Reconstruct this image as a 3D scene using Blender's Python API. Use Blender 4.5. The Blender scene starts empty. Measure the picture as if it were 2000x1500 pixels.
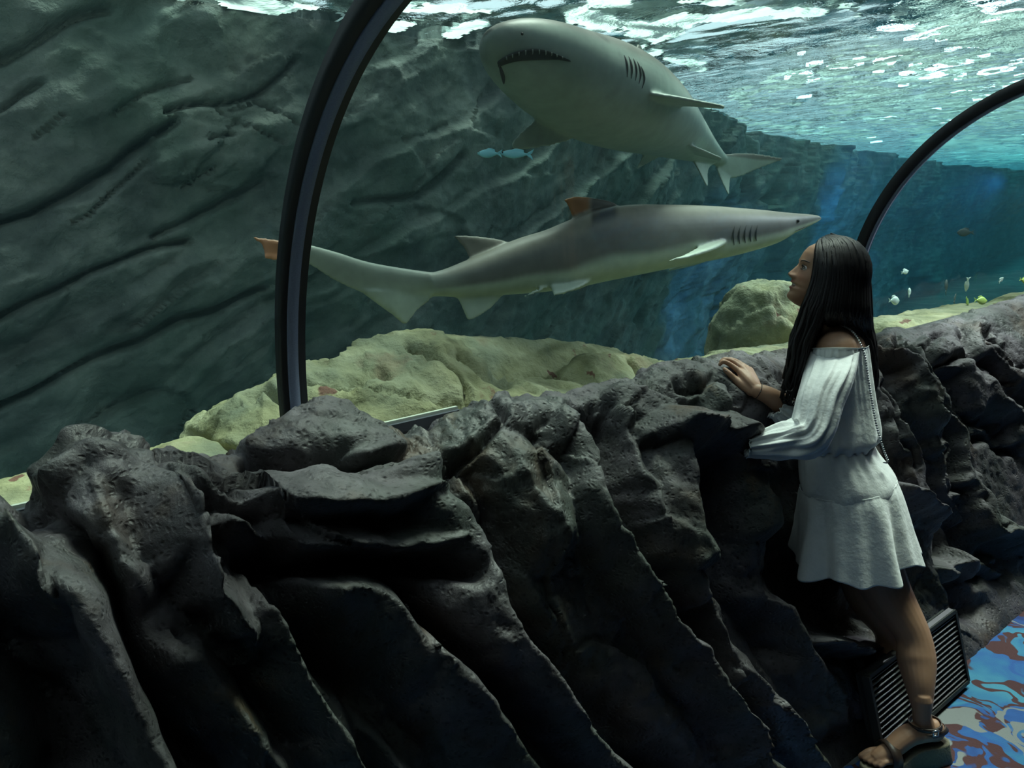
import bpy, bmesh, math, random
import numpy as np
from mathutils import Vector, Matrix
from mathutils.bvhtree import BVHTree

random.seed(7)
scene = bpy.context.scene
COL = scene.collection

# ------------------------------------------------------------------ camera, world, light, exposure
FPX, PITCH, ROLL, TH, CZ = 1500.0, 0.1926, 0.0687, 0.6427, 1.62
SV = np.array([math.cos(TH), math.sin(TH), 0.0])      # along the tunnel
NV = np.array([-math.sin(TH), math.cos(TH), 0.0])     # from the walkway into the tank
ZV = np.array([0.0, 0.0, 1.0])
CAM = np.array([0.0, 0.0, CZ])
_c, _s, _cp, _sp = math.cos(ROLL), math.sin(ROLL), math.cos(PITCH), math.sin(PITCH)
cam_data = bpy.data.cameras.new('camera')
cam_data.sensor_width = 36.0
cam_data.lens = 36.0 * FPX / 2000.0
cam_data.clip_start = 0.02
cam_data.clip_end = 400
cam = bpy.data.objects.new('camera', cam_data)
COL.objects.link(cam)
cx, cy, cz = (_c, -_s * _sp, -_s * _cp), (_s, _c * _sp, _c * _cp), (0, -_cp, _sp)
cam.matrix_world = Matrix(((cx[0], cy[0], cz[0], 0), (cx[1], cy[1], cz[1], 0), (cx[2], cy[2], cz[2], CZ), (0, 0, 0, 1)))
scene.camera = cam

scene.view_settings.view_transform = 'Standard'
scene.view_settings.look = 'None'
scene.view_settings.exposure = 0.0
scene.view_settings.gamma = 1.0
scene.view_settings.use_curve_mapping = False
scene.cycles.max_bounces = 6
scene.cycles.diffuse_bounces = 3
scene.cycles.glossy_bounces = 3
scene.cycles.transmission_bounces = 4
scene.cycles.volume_bounces = 0
scene.cycles.transparent_max_bounces = 24
scene.cycles.use_denoising = True
scene.cycles.sample_clamp_indirect = 4.0
scene.cycles.caustics_reflective = False
scene.cycles.caustics_refractive = False

WATER_Z = 3.0
SKY = (0.84, 0.95, 1.0)
SKY_STRENGTH = 1.15
world = bpy.data.worlds.new('hall_daylight')
scene.world = world
world.use_nodes = True
bg = world.node_tree.nodes['Background']
bg.inputs['Color'].default_value = (*SKY, 1)
bg.inputs['Strength'].default_value = SKY_STRENGTH


def snz(s, n, z):
    return SV * s + NV * n + ZV * z


def area_light(name, pos, target, size, power, color, sy=None, spread=math.pi):
    l = bpy.data.lights.new(name, 'AREA')
    l.energy = power
    l.color = color
    l.size = size
    l.spread = spread
    if sy:
        l.shape = 'RECTANGLE'
        l.size_y = sy
    o = bpy.data.objects.new(name, l)
    COL.objects.link(o)
    o.location = Vector(pos)
    o.rotation_euler = (Vector(target) - Vector(pos)).to_track_quat('-Z', 'Y').to_euler()
    return o


def spot_light(name, pos, target, power, color, angle, blend=0.6, radius=0.1):
    l = bpy.data.lights.new(name, 'SPOT')
    l.energy = power
    l.color = color
    l.spot_size = angle
    l.spot_blend = blend
    l.shadow_soft_size = radius
    o = bpy.data.objects.new(name, l)
    COL.objects.link(o)
    o.location = Vector(pos)
    o.rotation_euler = (Vector(target) - Vector(pos)).to_track_quat('-Z', 'Y').to_euler()
    return o


sun = bpy.data.objects.new('sun', bpy.data.lights.new('sun', 'SUN'))
sun.data.energy = 6.4
sun.data.color = (0.95, 1.0, 0.86)
sun.data.angle = 0.35
COL.objects.link(sun)
sun.rotation_euler = Vector(-(ZV + 0.42 * SV + 0.05 * NV)).to_track_quat('-Z', 'Y').to_euler()
spot_light('blue_tank_lamp', snz(7.0, 3.2, 2.7), snz(10.0, 7.0, -0.2), 700, (0.10, 0.40, 1.0), 0.9)
spot_light('blue_tank_lamp', snz(12.0, 4.5, 1.9), snz(19.0, 10.0, 1.1), 2600, (0.10, 0.40, 1.0), 0.7)
spot_light('crest_lamp', snz(5.2, 1.1, 2.92), snz(4.0, 1.55, 1.1), 200, (0.97, 0.97, 1.0), 1.5, 0.8)
# dim fill light added behind the camera for the dress front
area_light('walkway_fill', snz(0.2, -0.9, 2.3), snz(1.9, 1.3, 0.8), 0.8, 2.5, (1.0, 0.93, 0.90), 0.5)
# unseen spots added over the tank to brighten the cliff
spot_light('cliff_fill', snz(0.3, 1.9, 2.92), snz(-0.2, 4.8, 1.9), 58, (1.0, 1.0, 0.86), 2.0, 0.8)
spot_light('cliff_fill', snz(4.4, 1.6, 2.92), snz(4.6, 5.0, 1.4), 18, (0.85, 1.0, 0.95), 1.7, 0.8)


# ------------------------------------------------------------------ helpers
def ray(px, py):
    u = (px - 1000) / FPX
    v = (750 - py) / FPX
    x = u * _c + v * _s
    y = -u * _s + v * _c
    return np.array([x, _cp + _sp * y, -_sp + _cp * y])


def P(px, py, d):
    return CAM + ray(px, py) * d


def at_n(px, py, n):
    r = ray(px, py)
    return CAM + r * (n / (r @ NV))


def at_z(px, py, z):
    r = ray(px, py)
    return CAM + r * ((z - CZ) / r[2])


def proj(pts):
    q = np.asarray(pts) - CAM
    fx = q @ np.array(cx)
    fy = q @ np.array(cy)
    fz = np.maximum(-(q @ np.array(cz)), 0.15)
    return 1000 + FPX * fx / fz, 750 - FPX * fy / fz


def smooth01(x):
    x = np.clip(x, 0, 1)
    return x * x * (3 - 2 * x)


_rng = np.random.RandomState(11)
_perm = _rng.permutation(512)
_perm = np.concatenate([_perm, _perm, _perm])
_grad = _rng.normal(size=(512, 3))
_grad /= np.linalg.norm(_grad, axis=1)[:, None]


def perlin(p):
    p = np.asarray(p, float)
    i = np.floor(p).astype(int)
    f = p - i
    i &= 511
    w = f * f * f * (f * (f * 6 - 15) + 10)
    out = 0
    for a in (0, 1):
        for b in (0, 1):
            for c in (0, 1):
                h = _perm[_perm[_perm[i[:, 0] + a & 511] + (i[:, 1] + b & 511)] + (i[:, 2] + c & 511)] & 511
                g = _grad[h]
                dot = g[:, 0] * (f[:, 0] - a) + g[:, 1] * (f[:, 1] - b) + g[:, 2] * (f[:, 2] - c)
                out = out + dot * (w[:, 0] if a else 1 - w[:, 0]) * (w[:, 1] if b else 1 - w[:, 1]) * (w[:, 2] if c else 1 - w[:, 2])
    return out * 1.5


def fbm(p, octaves=4, gain=0.5):
    r, a, s = 0, 1.0, 1.0
    for k in range(octaves):
        r = r + a * perlin(p * s + 17.3 * k)
        a *= gain
        s *= 2.03
    return r


def ridged(p, octaves=4, gain=0.5):
    r, a, s = 0, 1.0, 1.0
    for k in range(octaves):
        r = r + a * (1 - np.abs(perlin(p * s + 31.7 * k)) * 2)
        a *= gain
        s *= 2.03
    return r


def facets(p, tilt, seed=0):
    """fractured rock: every cell of a jittered lattice is a tilted plane with its own offset"""
    p = np.asarray(p, float)
    i = np.floor(p).astype(int)
    best = np.full(len(p), 1e9)
    out = np.zeros(len(p))
    for a in (-1, 0, 1):
        for b in (-1, 0, 1):
            for c in (-1, 0, 1):
                q = i + np.array([a, b, c])
                h = _perm[_perm[_perm[(q[:, 0] + seed) & 511] + (q[:, 1] & 511)] + (q[:, 2] & 511)] & 511
                r = p - (q + 0.5 + 0.42 * _grad[h])
                d = (r * r).sum(1)
                m = d < best
                best = np.where(m, d, best)
                g = _grad[(h * 7 + 13) & 511]
                out = np.where(m, (r * g).sum(1) * tilt + _grad[(h * 3 + 5) & 511][:, 0] * 0.5, out)
    return out


def catmull(pts, n):
    """smooth curve of n points through pts (any dimension)"""
    p = np.asarray(pts, float)
    if p.ndim == 1:
        p = p[:, None]
    m = len(p)
    q = np.vstack([2 * p[0] - p[1], p, 2 * p[-1] - p[-2]])
    t = np.linspace(0, m - 1, n)
    i = np.minimum(t.astype(int), m - 2)
    f = (t - i)[:, None]
    a, b, c, d = q[i], q[i + 1], q[i + 2], q[i + 3]
    return 0.5 * ((2 * b) + (c - a) * f + (2 * a - 5 * b + 4 * c - d) * f * f + (3 * b - a - 3 * c + d) * f ** 3)


def tag(o, label=None, cat=None, group=None, kind=None):
    if label:
        o['label'] = label
    if cat:
        o['category'] = cat
    if group:
        o['group'] = group
    if kind:
        o['kind'] = kind
    return o


def link(name, me, mat=None, parent=None, smooth=True):
    o = bpy.data.objects.new(name, me)
    COL.objects.link(o)
    if mat is not None:
        me.materials.append(mat)
    if smooth and len(me.polygons):
        me.polygons.foreach_set('use_smooth', np.ones(len(me.polygons), dtype=bool))
    if parent is not None:
        o.parent = parent
    return o


def empty(name, loc=(0, 0, 0), **kw):
    o = bpy.data.objects.new(name, None)
    COL.objects.link(o)
    o.empty_display_size = 0.1
    o.location = Vector(loc)
    tag(o, **kw)
    return o


def mesh_raw(name, verts, faces):
    """faces: (n,4) int array of quads, or list of polygons"""
    me = bpy.data.meshes.new(name)
    verts = np.asarray(verts, dtype=np.float32)
    if isinstance(faces, np.ndarray):
        me.vertices.add(len(verts))
        me.vertices.foreach_set('co', verts.ravel())
        k = faces.shape[1]
        me.loops.add(faces.size)
        me.loops.foreach_set('vertex_index', faces.ravel().astype(np.int32))
        me.polygons.add(len(faces))
        me.polygons.foreach_set('loop_start', np.arange(0, faces.size, k, dtype=np.int32))
        me.update(calc_edges=True)
    else:
        me.from_pydata(verts.tolist(), [], faces)
        me.update()
    return me


def grid_faces(nu, nv, closed_v=False, flip=False, off=0):
    u = np.arange(nu - 1)[:, None]
    v = np.arange(nv if closed_v else nv - 1)[None, :]
    v2 = (v + 1) % nv
    f = np.stack(np.broadcast_arrays(u * nv + v, u * nv + v2, (u + 1) * nv + v2, (u + 1) * nv + v), -1).reshape(-1, 4) + off
    return f[:, ::-1] if flip else f


class MB:
    """collects verts and polygons for one mesh"""

    def __init__(self):
        self.v, self.f, self.n = [], [], 0

    def add(self, verts, faces):
        verts = np.asarray(verts, float)
        self.v.append(verts)
        self.f += [[int(i) + self.n for i in fc] for fc in faces]
        self.n += len(verts)

    def rings(self, R, cap=True):
        """R: (nu, nv, 3) closed rings lofted, capped at both ends with a centre vertex"""
        nu, nv = R.shape[:2]
        v = R.reshape(-1, 3)
        f = [list(q) for q in grid_faces(nu, nv, True)]
        if cap:
            v = np.vstack([v, R[0].mean(0), R[-1].mean(0)])
            a, b = nu * nv, nu * nv + 1
            for k in range(nv):
                f.append([a, (k + 1) % nv, k])
                f.append([b, (nu - 1) * nv + k, (nu - 1) * nv + (k + 1) % nv])
        self.add(v, f)

    def tube(self, pts, rad, sides=10, n=None, up=None, ratio=1.0, dome=True):
        self.rings(tube_rings(pts, rad, sides, n, up, ratio, dome))

    def ball(self, c, r, seg=16, rng=10, axes=None):
        c = np.asarray(c, float)
        r = np.ones(3) * r
        A = np.eye(3) if axes is None else np.asarray(axes)
        th = np.linspace(0.02, math.pi - 0.02, rng)
        ph = np.linspace(0, 2 * math.pi, seg, endpoint=False)
        T, F = np.meshgrid(th, ph, indexing='ij')
        L = np.stack([np.sin(T) * np.cos(F) * r[0], np.sin(T) * np.sin(F) * r[1], np.cos(T) * r[2]], -1)
        self.rings(c + L @ A)

    def box(self, c, half, axes=None):
        A = np.eye(3) if axes is None else np.asarray(axes, float)
        c = np.asarray(c, float)
        h = np.asarray(half, float)
        v = [c + (np.array([i, j, k]) * h) @ A for i in (-1, 1) for j in (-1, 1) for k in (-1, 1)]
        self.add(v, [[0, 1, 3, 2], [4, 6, 7, 5], [0, 4, 5, 1], [2, 3, 7, 6], [0, 2, 6, 4], [1, 5, 7, 3]])

    def mesh(self, name):
        me = mesh_raw(name, np.vstack(self.v), self.f)
        bm = bmesh.new()
        bm.from_mesh(me)
        bmesh.ops.recalc_face_normals(bm, faces=bm.faces)
        bm.to_mesh(me)
        bm.free()
        return me

    def build(self, name, mat, parent=None, smooth=True):
        return link(name, self.mesh(name), mat, parent, smooth)


def unit(v):
    v = np.asarray(v, float)
    return v / max(np.linalg.norm(v), 1e-9)


def frames(pts, up=None):
    p = np.asarray(pts, float)
    t = np.gradient(p, axis=0)
    t /= np.linalg.norm(t, axis=1)[:, None] + 1e-12
    if up is None:
        up = np.array([0.13, 0.21, 0.97]) if abs(t[0] @ np.array([0.13, 0.21, 0.97])) < 0.9 else np.array([1.0, 0.1, 0.05])
    a = []
    prev = np.asarray(up, float)
    for k in range(len(p)):
        x = prev - t[k] * (prev @ t[k])
        x = unit(x)
        a.append(x)
        prev = x
    a = np.array(a)
    b = np.cross(t, a)
    return t, a, b


def tube_rings(pts, rad, sides=10, n=None, up=None, ratio=1.0, dome=True):
    pts = np.asarray(pts, float)
    rad = np.ones(len(pts)) * np.asarray(rad, float)
    n = n or len(pts)
    if n != len(pts):
        q = catmull(np.hstack([pts, rad[:, None]]), n)
        pts, rad = q[:, :3], q[:, 3]
    if dome:
        t0, t1 = unit(pts[0] - pts[1]), unit(pts[-1] - pts[-2])
        pts = np.vstack([pts[0] + t0 * rad[0] * 0.9, pts[0] + t0 * rad[0] * 0.6, pts, pts[-1] + t1 * rad[-1] * 0.6, pts[-1] + t1 * rad[-1] * 0.9])
        rad = np.concatenate([[rad[0] * 0.35, rad[0] * 0.78], rad, [rad[-1] * 0.78, rad[-1] * 0.35]])
    t, a, b = frames(pts, up)
    ph = np.linspace(0, 2 * math.pi, sides, endpoint=False)
    return pts[:, None, :] + rad[:, None, None] * (np.cos(ph)[None, :, None] * a[:, None, :] + ratio * np.sin(ph)[None, :, None] * b[:, None, :])


def remesh(me, voxel, smooth_it=3, factor=0.5):
    """fuse overlapping closed shells into one continuous skin"""
    o = bpy.data.objects.new('tmp', me)
    COL.objects.link(o)
    m = o.modifiers.new('r', 'REMESH')
    m.mode = 'VOXEL'
    m.voxel_size = voxel
    if smooth_it:
        k = o.modifiers.new('s', 'SMOOTH')
        k.factor = factor
        k.iterations = smooth_it
    dg = bpy.context.evaluated_depsgraph_get()
    res = bpy.data.meshes.new_from_object(o.evaluated_get(dg))
    bpy.data.objects.remove(o)
    return res


def coords(me):
    a = np.empty(len(me.vertices) * 3, np.float32)
    me.vertices.foreach_get('co', a)
    return a.reshape(-1, 3).astype(float)


def paint(me, col):
    at = me.color_attributes.new('col', 'FLOAT_COLOR', 'POINT')
    c = np.ones((len(me.vertices), 4), np.float32)
    c[:, :3] = col
    at.data.foreach_set('color', c.ravel())


def bvh_of(me):
    return BVHTree.FromPolygons([tuple(v.co) for v in me.vertices], [tuple(p.vertices) for p in me.polygons])


def hit(bvh, px, py):
    r = Vector(ray(px, py)).normalized()
    h = bvh.ray_cast(Vector(CAM), r)
    return (np.array(h[0]), np.array(h[1])) if h[0] is not None else (None, None)


# ------------------------------------------------------------------ materials
class NT:
    def __init__(self, name):
        self.m = bpy.data.materials.new(name)
        self.m.use_nodes = True
        self.t = self.m.node_tree
        self.t.nodes.clear()
        self.out = self.n('ShaderNodeOutputMaterial')

    def n(self, typ, **kw):
        nd = self.t.nodes.new(typ)
        for k, v in kw.items():
            if k[0] == 'i' and k[1:].isdigit():
                self.set(nd.inputs[int(k[1:])], v)
            elif k in nd.inputs:
                self.set(nd.inputs[k], v)
            else:
                setattr(nd, k, v)
        return nd

    def set(self, sock, v):
        if isinstance(v, bpy.types.NodeSocket):
            self.t.links.new(v, sock)
        elif isinstance(v, (tuple, list)) and len(v) == 3 and sock.type == 'RGBA':
            sock.default_value = (*v, 1)
        else:
            sock.default_value = v

    def pos(self, scale=(1, 1, 1), rot=(0, 0, 0)):
        g = self.n('ShaderNodeNewGeometry')
        m = self.n('ShaderNodeMapping')
        m.inputs['Scale'].default_value = scale
        m.inputs['Rotation'].default_value = rot
        self.t.links.new(g.outputs['Position'], m.inputs['Vector'])
        return m.outputs['Vector']

    def noise(self, vec, scale, detail=4, rough=0.55, dist=0.0):
        nd = self.n('ShaderNodeTexNoise', Scale=scale, Detail=detail, Roughness=rough, Distortion=dist)
        self.t.links.new(vec, nd.inputs['Vector'])
        return nd.outputs['Fac']

    def ramp(self, fac, stops, interp='LINEAR'):
        r = self.n('ShaderNodeValToRGB')
        r.color_ramp.interpolation = interp
        e = r.color_ramp.elements
        while len(e) > 1:
            e.remove(e[-1])
        e[0].position, e[0].color = stops[0][0], (*stops[0][1], 1)
        for p, c in stops[1:]:
            x = e.new(p)
            x.color = (*c, 1)
        self.t.links.new(fac, r.inputs[0])
        return r.outputs['Color']

    def mix(self, fac, a, b, mode='MIX'):
        m = self.n('ShaderNodeMix', data_type='RGBA', blend_type=mode)
        self.set(m.inputs[0], fac)
        self.set(m.inputs[6], a)
        self.set(m.inputs[7], b)
        return m.outputs[2]

    def math(self, op, a, b=0.0, clamp=False):
        m = self.n('ShaderNodeMath', operation=op, use_clamp=clamp)
        self.set(m.inputs[0], a)
        self.set(m.inputs[1], b)
        return m.outputs[0]

    def bump(self, h, strength=0.5, dist=0.01, normal=None):
        b = self.n('ShaderNodeBump', Strength=strength, Distance=dist)
        self.t.links.new(h, b.inputs['Height'])
        if normal is not None:
            self.t.links.new(normal, b.inputs['Normal'])
        return b.outputs['Normal']

    def principled(self, **kw):
        p = self.n('ShaderNodeBsdfPrincipled')
        for k, v in kw.items():
            self.set(p.inputs[k.replace('_', ' ')], v)
        self.t.links.new(p.outputs[0], self.out.inputs[0])
        return p


def plain(name, color, rough=0.5, metal=0.0, spec=0.5, grain=0.0, gscale=200):
    t = NT(name)
    kw = dict(Base_Color=color, Roughness=rough, Metallic=metal)
    if grain:
        nz = t.noise(t.pos(), gscale, 3)
        kw['Base_Color'] = t.mix(nz, tuple(c * 0.75 for c in color), tuple(min(1, c * 1.25) for c in color))
        kw['Normal'] = t.bump(nz, grain, 0.004)
    p = t.principled(**kw)
    p.inputs['Specular IOR Level'].default_value = spec
    return t.m


def mat_parapet():
    t = NT('dark_moulded_rock')
    v = t.pos()
    big = t.noise(v, 2.6, 4)
    mid = t.noise(v, 8, 6, 0.6)
    fine = t.noise(v, 60, 6, 0.7)
    pits = t.n('ShaderNodeTexVoronoi', Scale=75.0, feature='F1')
    t.t.links.new(t.mix(0.05, v, t.n('ShaderNodeTexNoise', Scale=30.0).outputs['Color']), pits.inputs['Vector'])
    base = t.ramp(mid, [(0.28, (0.022, 0.0215, 0.023)), (0.5, (0.062, 0.057, 0.062)), (0.72, (0.13, 0.12, 0.132))])
    green = t.ramp(big, [(0.45, (0, 0, 0)), (0.62, (1, 1, 1))])
    base = t.mix(t.math('MULTIPLY', green, 0.6), base, (0.036, 0.05, 0.038))
    br = t.ramp(t.noise(v, 3.7, 4, 0.6), [(0.56, (0, 0, 0)), (0.68, (1, 1, 1))])
    base = t.mix(t.math('MULTIPLY', br, 0.6), base, (0.062, 0.038, 0.02))
    orange = t.ramp(t.noise(v, 5.1, 5, 0.65), [(0.66, (0, 0, 0)), (0.74, (1, 1, 1))])
    base = t.mix(t.math('MULTIPLY', orange, 0.5), base, (0.13, 0.085, 0.035))
    pit = t.ramp(pits.outputs['Distance'], [(0.12, (0.45, 0.45, 0.45)), (0.3, (1, 1, 1))])
    base = t.mix(1.0, base, pit, 'MULTIPLY')
    wet = t.ramp(t.noise(v, 1.7, 3), [(0.4, (0.78,) * 3), (0.6, (0.42,) * 3)])
    h = t.math('ADD', t.math('MULTIPLY', fine, 0.7), t.math('MULTIPLY', t.math('MINIMUM', pits.outputs['Distance'], 0.45), 1.1))
    nrm = t.bump(h, 0.8, 0.006)
    nrm = t.bump(mid, 0.3, 0.02, nrm)
    t.principled(Base_Color=base, Roughness=wet, Normal=nrm, Specular_IOR_Level=0.4)
    return t.m


def mat_ledge():
    t = NT('algae_covered_rock')
    v = t.pos()
    mid = t.noise(v, 6, 6, 0.6)
    fine = t.noise(v, 40, 5, 0.6)
    base = t.ramp(mid, [(0.3, (0.13, 0.13, 0.06)), (0.5, (0.31, 0.30, 0.155)), (0.7, (0.46, 0.44, 0.27))])
    grey = t.ramp(t.noise(v, 2.2, 4), [(0.45, (0, 0, 0)), (0.65, (1, 1, 1))])
    base = t.mix(t.math('MULTIPLY', grey, 0.6), base, (0.17, 0.20, 0.15))
    br = t.ramp(t.noise(v, 4.1, 5, 0.6), [(0.58, (0, 0, 0)), (0.68, (1, 1, 1))])
    base = t.mix(t.math('MULTIPLY', br, 0.45), base, (0.26, 0.17, 0.10))
    vo = t.n('ShaderNodeTexVoronoi', Scale=8.0, feature='F1', Randomness=1.0)
    t.t.links.new(t.mix(0.12, v, t.n('ShaderNodeTexNoise', Scale=20.0).outputs['Color']), vo.inputs['Vector'])
    spots = t.ramp(vo.outputs['Distance'], [(0.15, (1, 1, 1)), (0.19, (0, 0, 0))])
    sel = t.math('GREATER_THAN', t.n('ShaderNodeSeparateColor', i0=vo.outputs['Color']).outputs[0], 0.5)
    base = t.mix(t.math('MULTIPLY', spots, t.math('MULTIPLY', sel, 0.85)), base, (0.12, 0.025, 0.02))
    red = t.ramp(t.noise(v, 5.2, 6, 0.7), [(0.66, (0, 0, 0)), (0.72, (1, 1, 1))])
    base = t.mix(t.math('MULTIPLY', red, 0.7), base, (0.20, 0.055, 0.04))
    nrm = t.bump(fine, 0.8, 0.014)
    nrm = t.bump(mid, 0.7, 0.03, nrm)
    t.principled(Base_Color=base, Roughness=0.8, Normal=nrm)
    return t.m


def mat_cliff():
    t = NT('tank_cliff_rock')
    v = t.pos()
    mid = t.noise(v, 2.2, 7, 0.62)
    fine = t.noise(v, 14, 6, 0.6)
    base = t.ramp(mid, [(0.3, (0.05, 0.055, 0.052)), (0.5, (0.13, 0.135, 0.125)), (0.7, (0.27, 0.265, 0.235))])
    g = t.ramp(t.noise(v, 0.9, 4), [(0.42, (0, 0, 0)), (0.62, (1, 1, 1))])
    base = t.mix(t.math('MULTIPLY', g, 0.6), base, (0.065, 0.105, 0.075))
    dots = t.ramp(t.noise(v, 11, 4, 0.7), [(0.68, (0, 0, 0)), (0.76, (1, 1, 1))])
    base = t.mix(t.math('MULTIPLY', dots, 0.6), base, (0.27, 0.29, 0.25))
    nrm = t.bump(fine, 0.7, 0.03)
    nrm = t.bump(mid, 0.6, 0.10, nrm)
    t.principled(Base_Color=base, Roughness=0.85, Normal=nrm)
    return t.m


def mat_vcol(name, rough=0.5, spec=0.5, nscale=30, namp=0.2, bump=0.1, sss=0.0):
    t = NT(name)
    a = t.n('ShaderNodeAttribute', attribute_name='col')
    nz = t.noise(t.pos(), nscale, 5, 0.6)
    k = t.ramp(nz, [(0.3, (1 - namp,) * 3), (0.7, (1 + 0 * namp,) * 3)])
    c = t.mix(1.0, a.outputs['Color'], k, 'MULTIPLY')
    p = t.principled(Base_Color=c, Roughness=rough, Normal=t.bump(nz, bump, 0.004))
    p.inputs['Specular IOR Level'].default_value = spec
    if sss:
        p.inputs['Subsurface Weight'].default_value = sss
        p.inputs['Subsurface Radius'].default_value = (0.012, 0.005, 0.003)
        p.inputs['Subsurface Scale'].default_value = 0.5
    return t.m


def mat_dress():
    t = NT('white_crepe_cloth')
    v = t.pos()
    w = t.noise(v, 900, 2)
    c = t.noise(v, 22, 4, 0.6)
    col = t.ramp(c, [(0.3, (0.64, 0.67, 0.66)), (0.7, (0.74, 0.76, 0.75))])
    nrm = t.bump(w, 0.12, 0.001)
    nrm = t.bump(c, 0.35, 0.012, nrm)
    p = t.principled(Base_Color=col, Roughness=0.75, Normal=nrm)
    p.inputs['Sheen Weight'].default_value = 0.2
    return t.m


def mat_hair():
    t = NT('black_hair')
    v = t.pos((1, 1, 0.12))
    nz = t.noise(v, 500, 3)
    col = t.mix(nz, (0.0035, 0.0035, 0.0045), (0.012, 0.010, 0.011))
    t.principled(Base_Color=col, Roughness=0.5, Specular_IOR_Level=0.3, Normal=t.bump(nz, 0.4, 0.002))
    return t.m


def mat_acrylic():
    t = NT('clear_acrylic')
    fr = t.n('ShaderNodeFresnel', IOR=1.3)
    tr = t.n('ShaderNodeBsdfTransparent', Color=(0.97, 0.985, 0.98, 1))
    gl = t.n('ShaderNodeBsdfGlossy', Color=(0.9, 0.95, 0.95, 1), Roughness=0.03)
    geo = t.n('ShaderNodeNewGeometry')
    fac = t.math('MULTIPLY', fr.outputs[0], t.math('SUBTRACT', 1.0, geo.outputs['Backfacing']))
    fac = t.math('MULTIPLY', fac, 0.6)
    m = t.n('ShaderNodeMixShader', i0=fac, i1=tr.outputs[0], i2=gl.outputs[0])
    t.t.links.new(m.outputs[0], t.out.inputs[0])
    return t.m


def mat_water_surface():
    t = NT('rippled_water_surface')
    geo = t.n('ShaderNodeNewGeometry')
    rot = t.n('ShaderNodeVectorRotate', rotation_type='Z_AXIS', Angle=-TH)
    t.t.links.new(geo.outputs['Position'], rot.inputs['Vector'])
    sep = t.n('ShaderNodeSeparateXYZ', i0=rot.outputs[0])
    choppy = t.n('ShaderNodeMapRange', i0=sep.outputs[0], i1=4.6, i2=8.0, i3=0.0, i4=1.0, interpolation_type='SMOOTHSTEP').outputs[0]
    v = rot.outputs[0]
    n1 = t.noise(v, 1.0, 2, 0.45, 0.6)
    n2 = t.noise(v, 4.6, 5, 0.62, 0.3)
    h = t.math('MULTIPLY', n1, 1.5)
    h = t.math('ADD', h, t.math('MULTIPLY', n2, t.math('ADD', 0.07, t.math('MULTIPLY', choppy, 0.45))))
    nrm = t.bump(h, 1.0, 1.0)
    fr = t.n('ShaderNodeFresnel', IOR=1.30, Normal=nrm)
    tr = t.n('ShaderNodeBsdfTransparent', Color=(0.93, 1.0, 0.97, 1))
    gl = t.n('ShaderNodeBsdfGlossy', Color=(0.85, 0.92, 0.95, 1), Roughness=0.08, Normal=nrm)
    m = t.n('ShaderNodeMixShader', i0=fr.outputs[0], i1=tr.outputs[0], i2=gl.outputs[0])
    t.t.links.new(m.outputs[0], t.out.inputs[0])
    return t.m


def mat_water_volume():
    t = NT('sea_water')
    ab = t.n('ShaderNodeVolumeAbsorption', Color=(0.30, 0.80, 0.86, 1), Density=0.115)
    sc = t.n('ShaderNodeVolumeScatter', Color=(0.5, 0.85, 1.0, 1), Density=0.005, Anisotropy=0.2)
    a = t.n('ShaderNodeAddShader', i0=ab.outputs[0], i1=sc.outputs[0])
    t.t.links.new(a.outputs[0], t.out.inputs['Volume'])
    return t.m


def mat_carpet():
    t = NT('patterned_carpet')
    g = t.n('ShaderNodeNewGeometry')
    wv = t.n('ShaderNodeTexNoise', Scale=3.2, Detail=3.0)
    t.t.links.new(g.outputs['Position'], wv.inputs['Vector'])
    v = t.mix(0.35, g.outputs['Position'], wv.outputs['Color'])
    a = t.noise(v, 3.0, 2, 0.5, 1.6)
    b = t.noise(v, 3.6, 3, 0.5, 2.0)
    c = t.noise(v, 5.0, 3, 0.55, 1.4)
    blue = t.ramp(a, [(0.35, (0.012, 0.035, 0.15)), (0.5, (0.022, 0.095, 0.30)), (0.56, (0.03, 0.16, 0.31)), (0.68, (0.055, 0.24, 0.35))])
    br = t.ramp(b, [(0.44, (0, 0, 0)), (0.45, (1, 1, 1)), (0.525, (1, 1, 1)), (0.535, (0, 0, 0))])
    col = t.mix(br, blue, (0.06, 0.022, 0.024))
    gr = t.ramp(c, [(0.60, (0, 0, 0)), (0.61, (1, 1, 1))])
    col = t.mix(gr, col, (0.19, 0.21, 0.21))
    t.principled(Base_Color=col, Roughness=0.95, Normal=t.bump(t.noise(g.outputs['Position'], 350, 2), 0.5, 0.004))
    return t.m


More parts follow.
